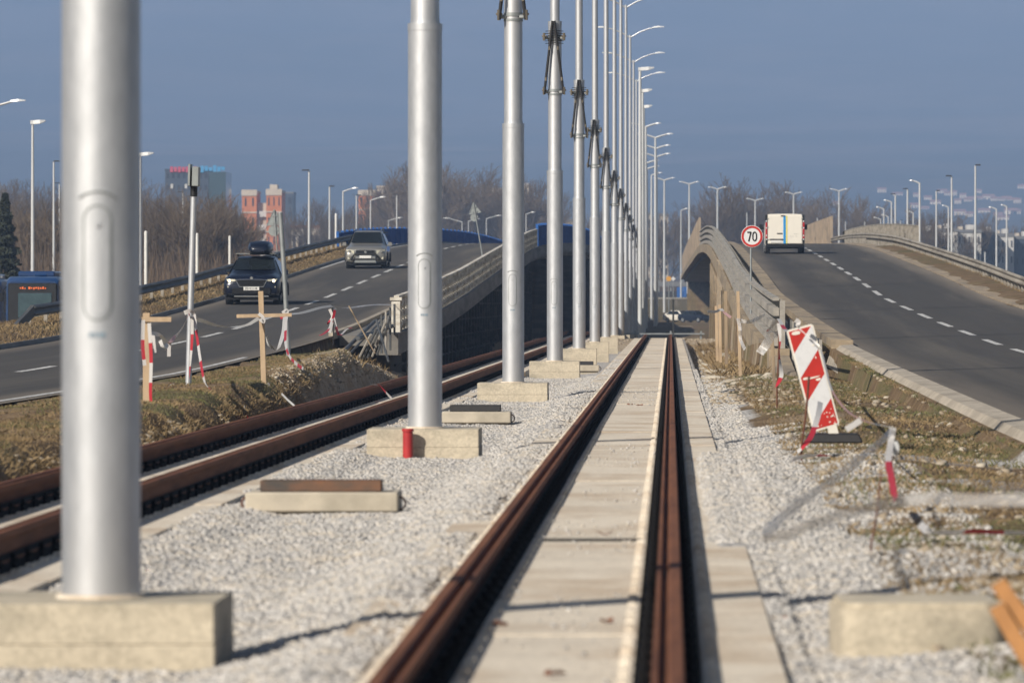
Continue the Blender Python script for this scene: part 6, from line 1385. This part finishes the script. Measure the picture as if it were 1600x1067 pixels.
blades('dry_grass', 'grass_dry', np.concatenate([scatter(1.2, 3.75, 26, 120, 80000, 5, lambda x, y: G0(x, y)), scatter(.8, 2.1, 110, 236, 15000, 6, lambda x, y: G0(x, y))]), .04, .009, .8, 3)
blades('green_grass', 'grass_green', scatter(1.3, 3.75, 22, 120, 30000, 7, lambda x, y: G1(x, y)), .05, .010, .6, 4)
# overhanging dry grass along the dug edge
r = np.random.default_rng(9); ye = r.uniform(50, 112, 16000); xe = edge0(ye) - .12 + r.normal(0, .07, 16000)
blades('dry_grass', 'grass_dry', np.stack([xe, ye, ground_z(xe, ye) + .01], -1)[::2], .045, .007, .8, 8)
# verge grass behind the kerbs of both ramps
blades('dry_grass', 'grass_dry', np.concatenate([scatter(-18.6, -15.8, 110, 330, 42000, 11), scatter(11.9, 13.6, 150, 420, 30000, 12)]), .08, .02, .7, 5)
blades('dry_grass', 'grass_dry', scatter(-8.2, -7.2, 130, 150, 400, 14), .16, .012, .5, 6)
# tall weeds at the bridge wall foot
blades('dry_grass', 'grass_dry', scatter(1.0, 2.1, 118, 236, 3500, 15), .22, .012, .5, 7)

def stones(name, m, pts, s0, s1, seed, flat=.7):
    r = np.random.default_rng(seed); n = len(pts); base = np.array([(-1, -.8, -.6), (.9, -1, -.5), (1, .8, -.6), (-.8, 1, -.5), (-.6, -.6, .7), (.6, -.7, .6), (.7, .5, .8), (-.5, .7, .6)]); fq = np.array([(3, 2, 1, 0), (4, 5, 6, 7), (0, 1, 5, 4), (1, 2, 6, 5), (2, 3, 7, 6), (3, 0, 4, 7)])
    sz = (s0 + (s1 - s0) * r.uniform(0, 1, n) ** 2)[:, None, None]; B = base[None] * (1 + r.uniform(-.35, .35, (n, 8, 3))); a = r.uniform(0, 6.283, n); ca, sa = np.cos(a)[:, None], np.sin(a)[:, None]
    tl = r.normal(0, .4, n)[:, None]; X = B[..., 0] * ca - B[..., 1] * sa; Y = B[..., 0] * sa + B[..., 1] * ca; Z = B[..., 2] * flat; Z2 = Z * np.cos(tl) + X * np.sin(tl); X2 = X * np.cos(tl) - Z * np.sin(tl)
    V = (np.stack([X2, Y, Z2], -1) * sz * .5 + pts[:, None, :]).reshape(-1, 3); o = npmesh(name, V, (fq[None] + (np.arange(n) * 8)[:, None, None]).reshape(-1, 4), m); tag(o, kind='stuff'); return o
gm = lambda x, y: (((x > -3.56) & (x < -1.24)) | ((x > .48) & (x < 1.0 + 1.2 * (y < 70))) | ((x > .24) & (x < .5) & (np.abs(y - 47) < 11)))
P1 = scatter(-5.35, 2.2, 17, 62, 190000, 21, gm, 1.25); P2 = scatter(-5.35, 1.8, 62, 130, 90000, 22, gm)
P = np.concatenate([P1, P2]); P = P[~((abs(P[:, 0] + 2.62) < .62) & (np.abs((P[:, 1] - 26 + 17) % 33.9 - 17) < .62))]
stones('gravel', 'stone', P, .020, .046, 23)
# stray gravel spilled on the slabs' outer edges
q = scatter(-1.45, -1.2, 17, 150, 7000, 25, lambda x, y: vnoise(x, y, 2.2, 9) > .3); q[:, 2] = np.maximum(q[:, 2], -.165); stones('gravel', 'stone', q, .02, .045, 26)
q = scatter(-.88, -.16, 17, 120, 1500, 27, lambda x, y: vnoise(x, y, 4.5, 19) > .62); q[:, 2] = -.16; stones('gravel', 'stone', q, .012, .03, 28)
# rubble: dug-out slope, right verge
stones('rubble', 'rubble', np.concatenate([scatter(-7.4, -5.5, 102, 150, 9000, 31), scatter(-5.9, -5.45, 50, 150, 1800, 36)]), .02, .10, 32)
stones('rubble', 'rubble', np.concatenate([scatter(.6, 2.1, 85, 236, 3200, 33), scatter(1.2, 3.7, 24, 110, 1700, 35)]), .03, .13, 34)
stones('rubble', 'rubble', scatter(-6, 2.2, 236, 270, 2500, 37), .04, .15, 38)
q = scatter(.9, 2.0, 96, 200, 26, 41); stones('broken_slabs', 'plinth', q, .3, .75, 42, .25)
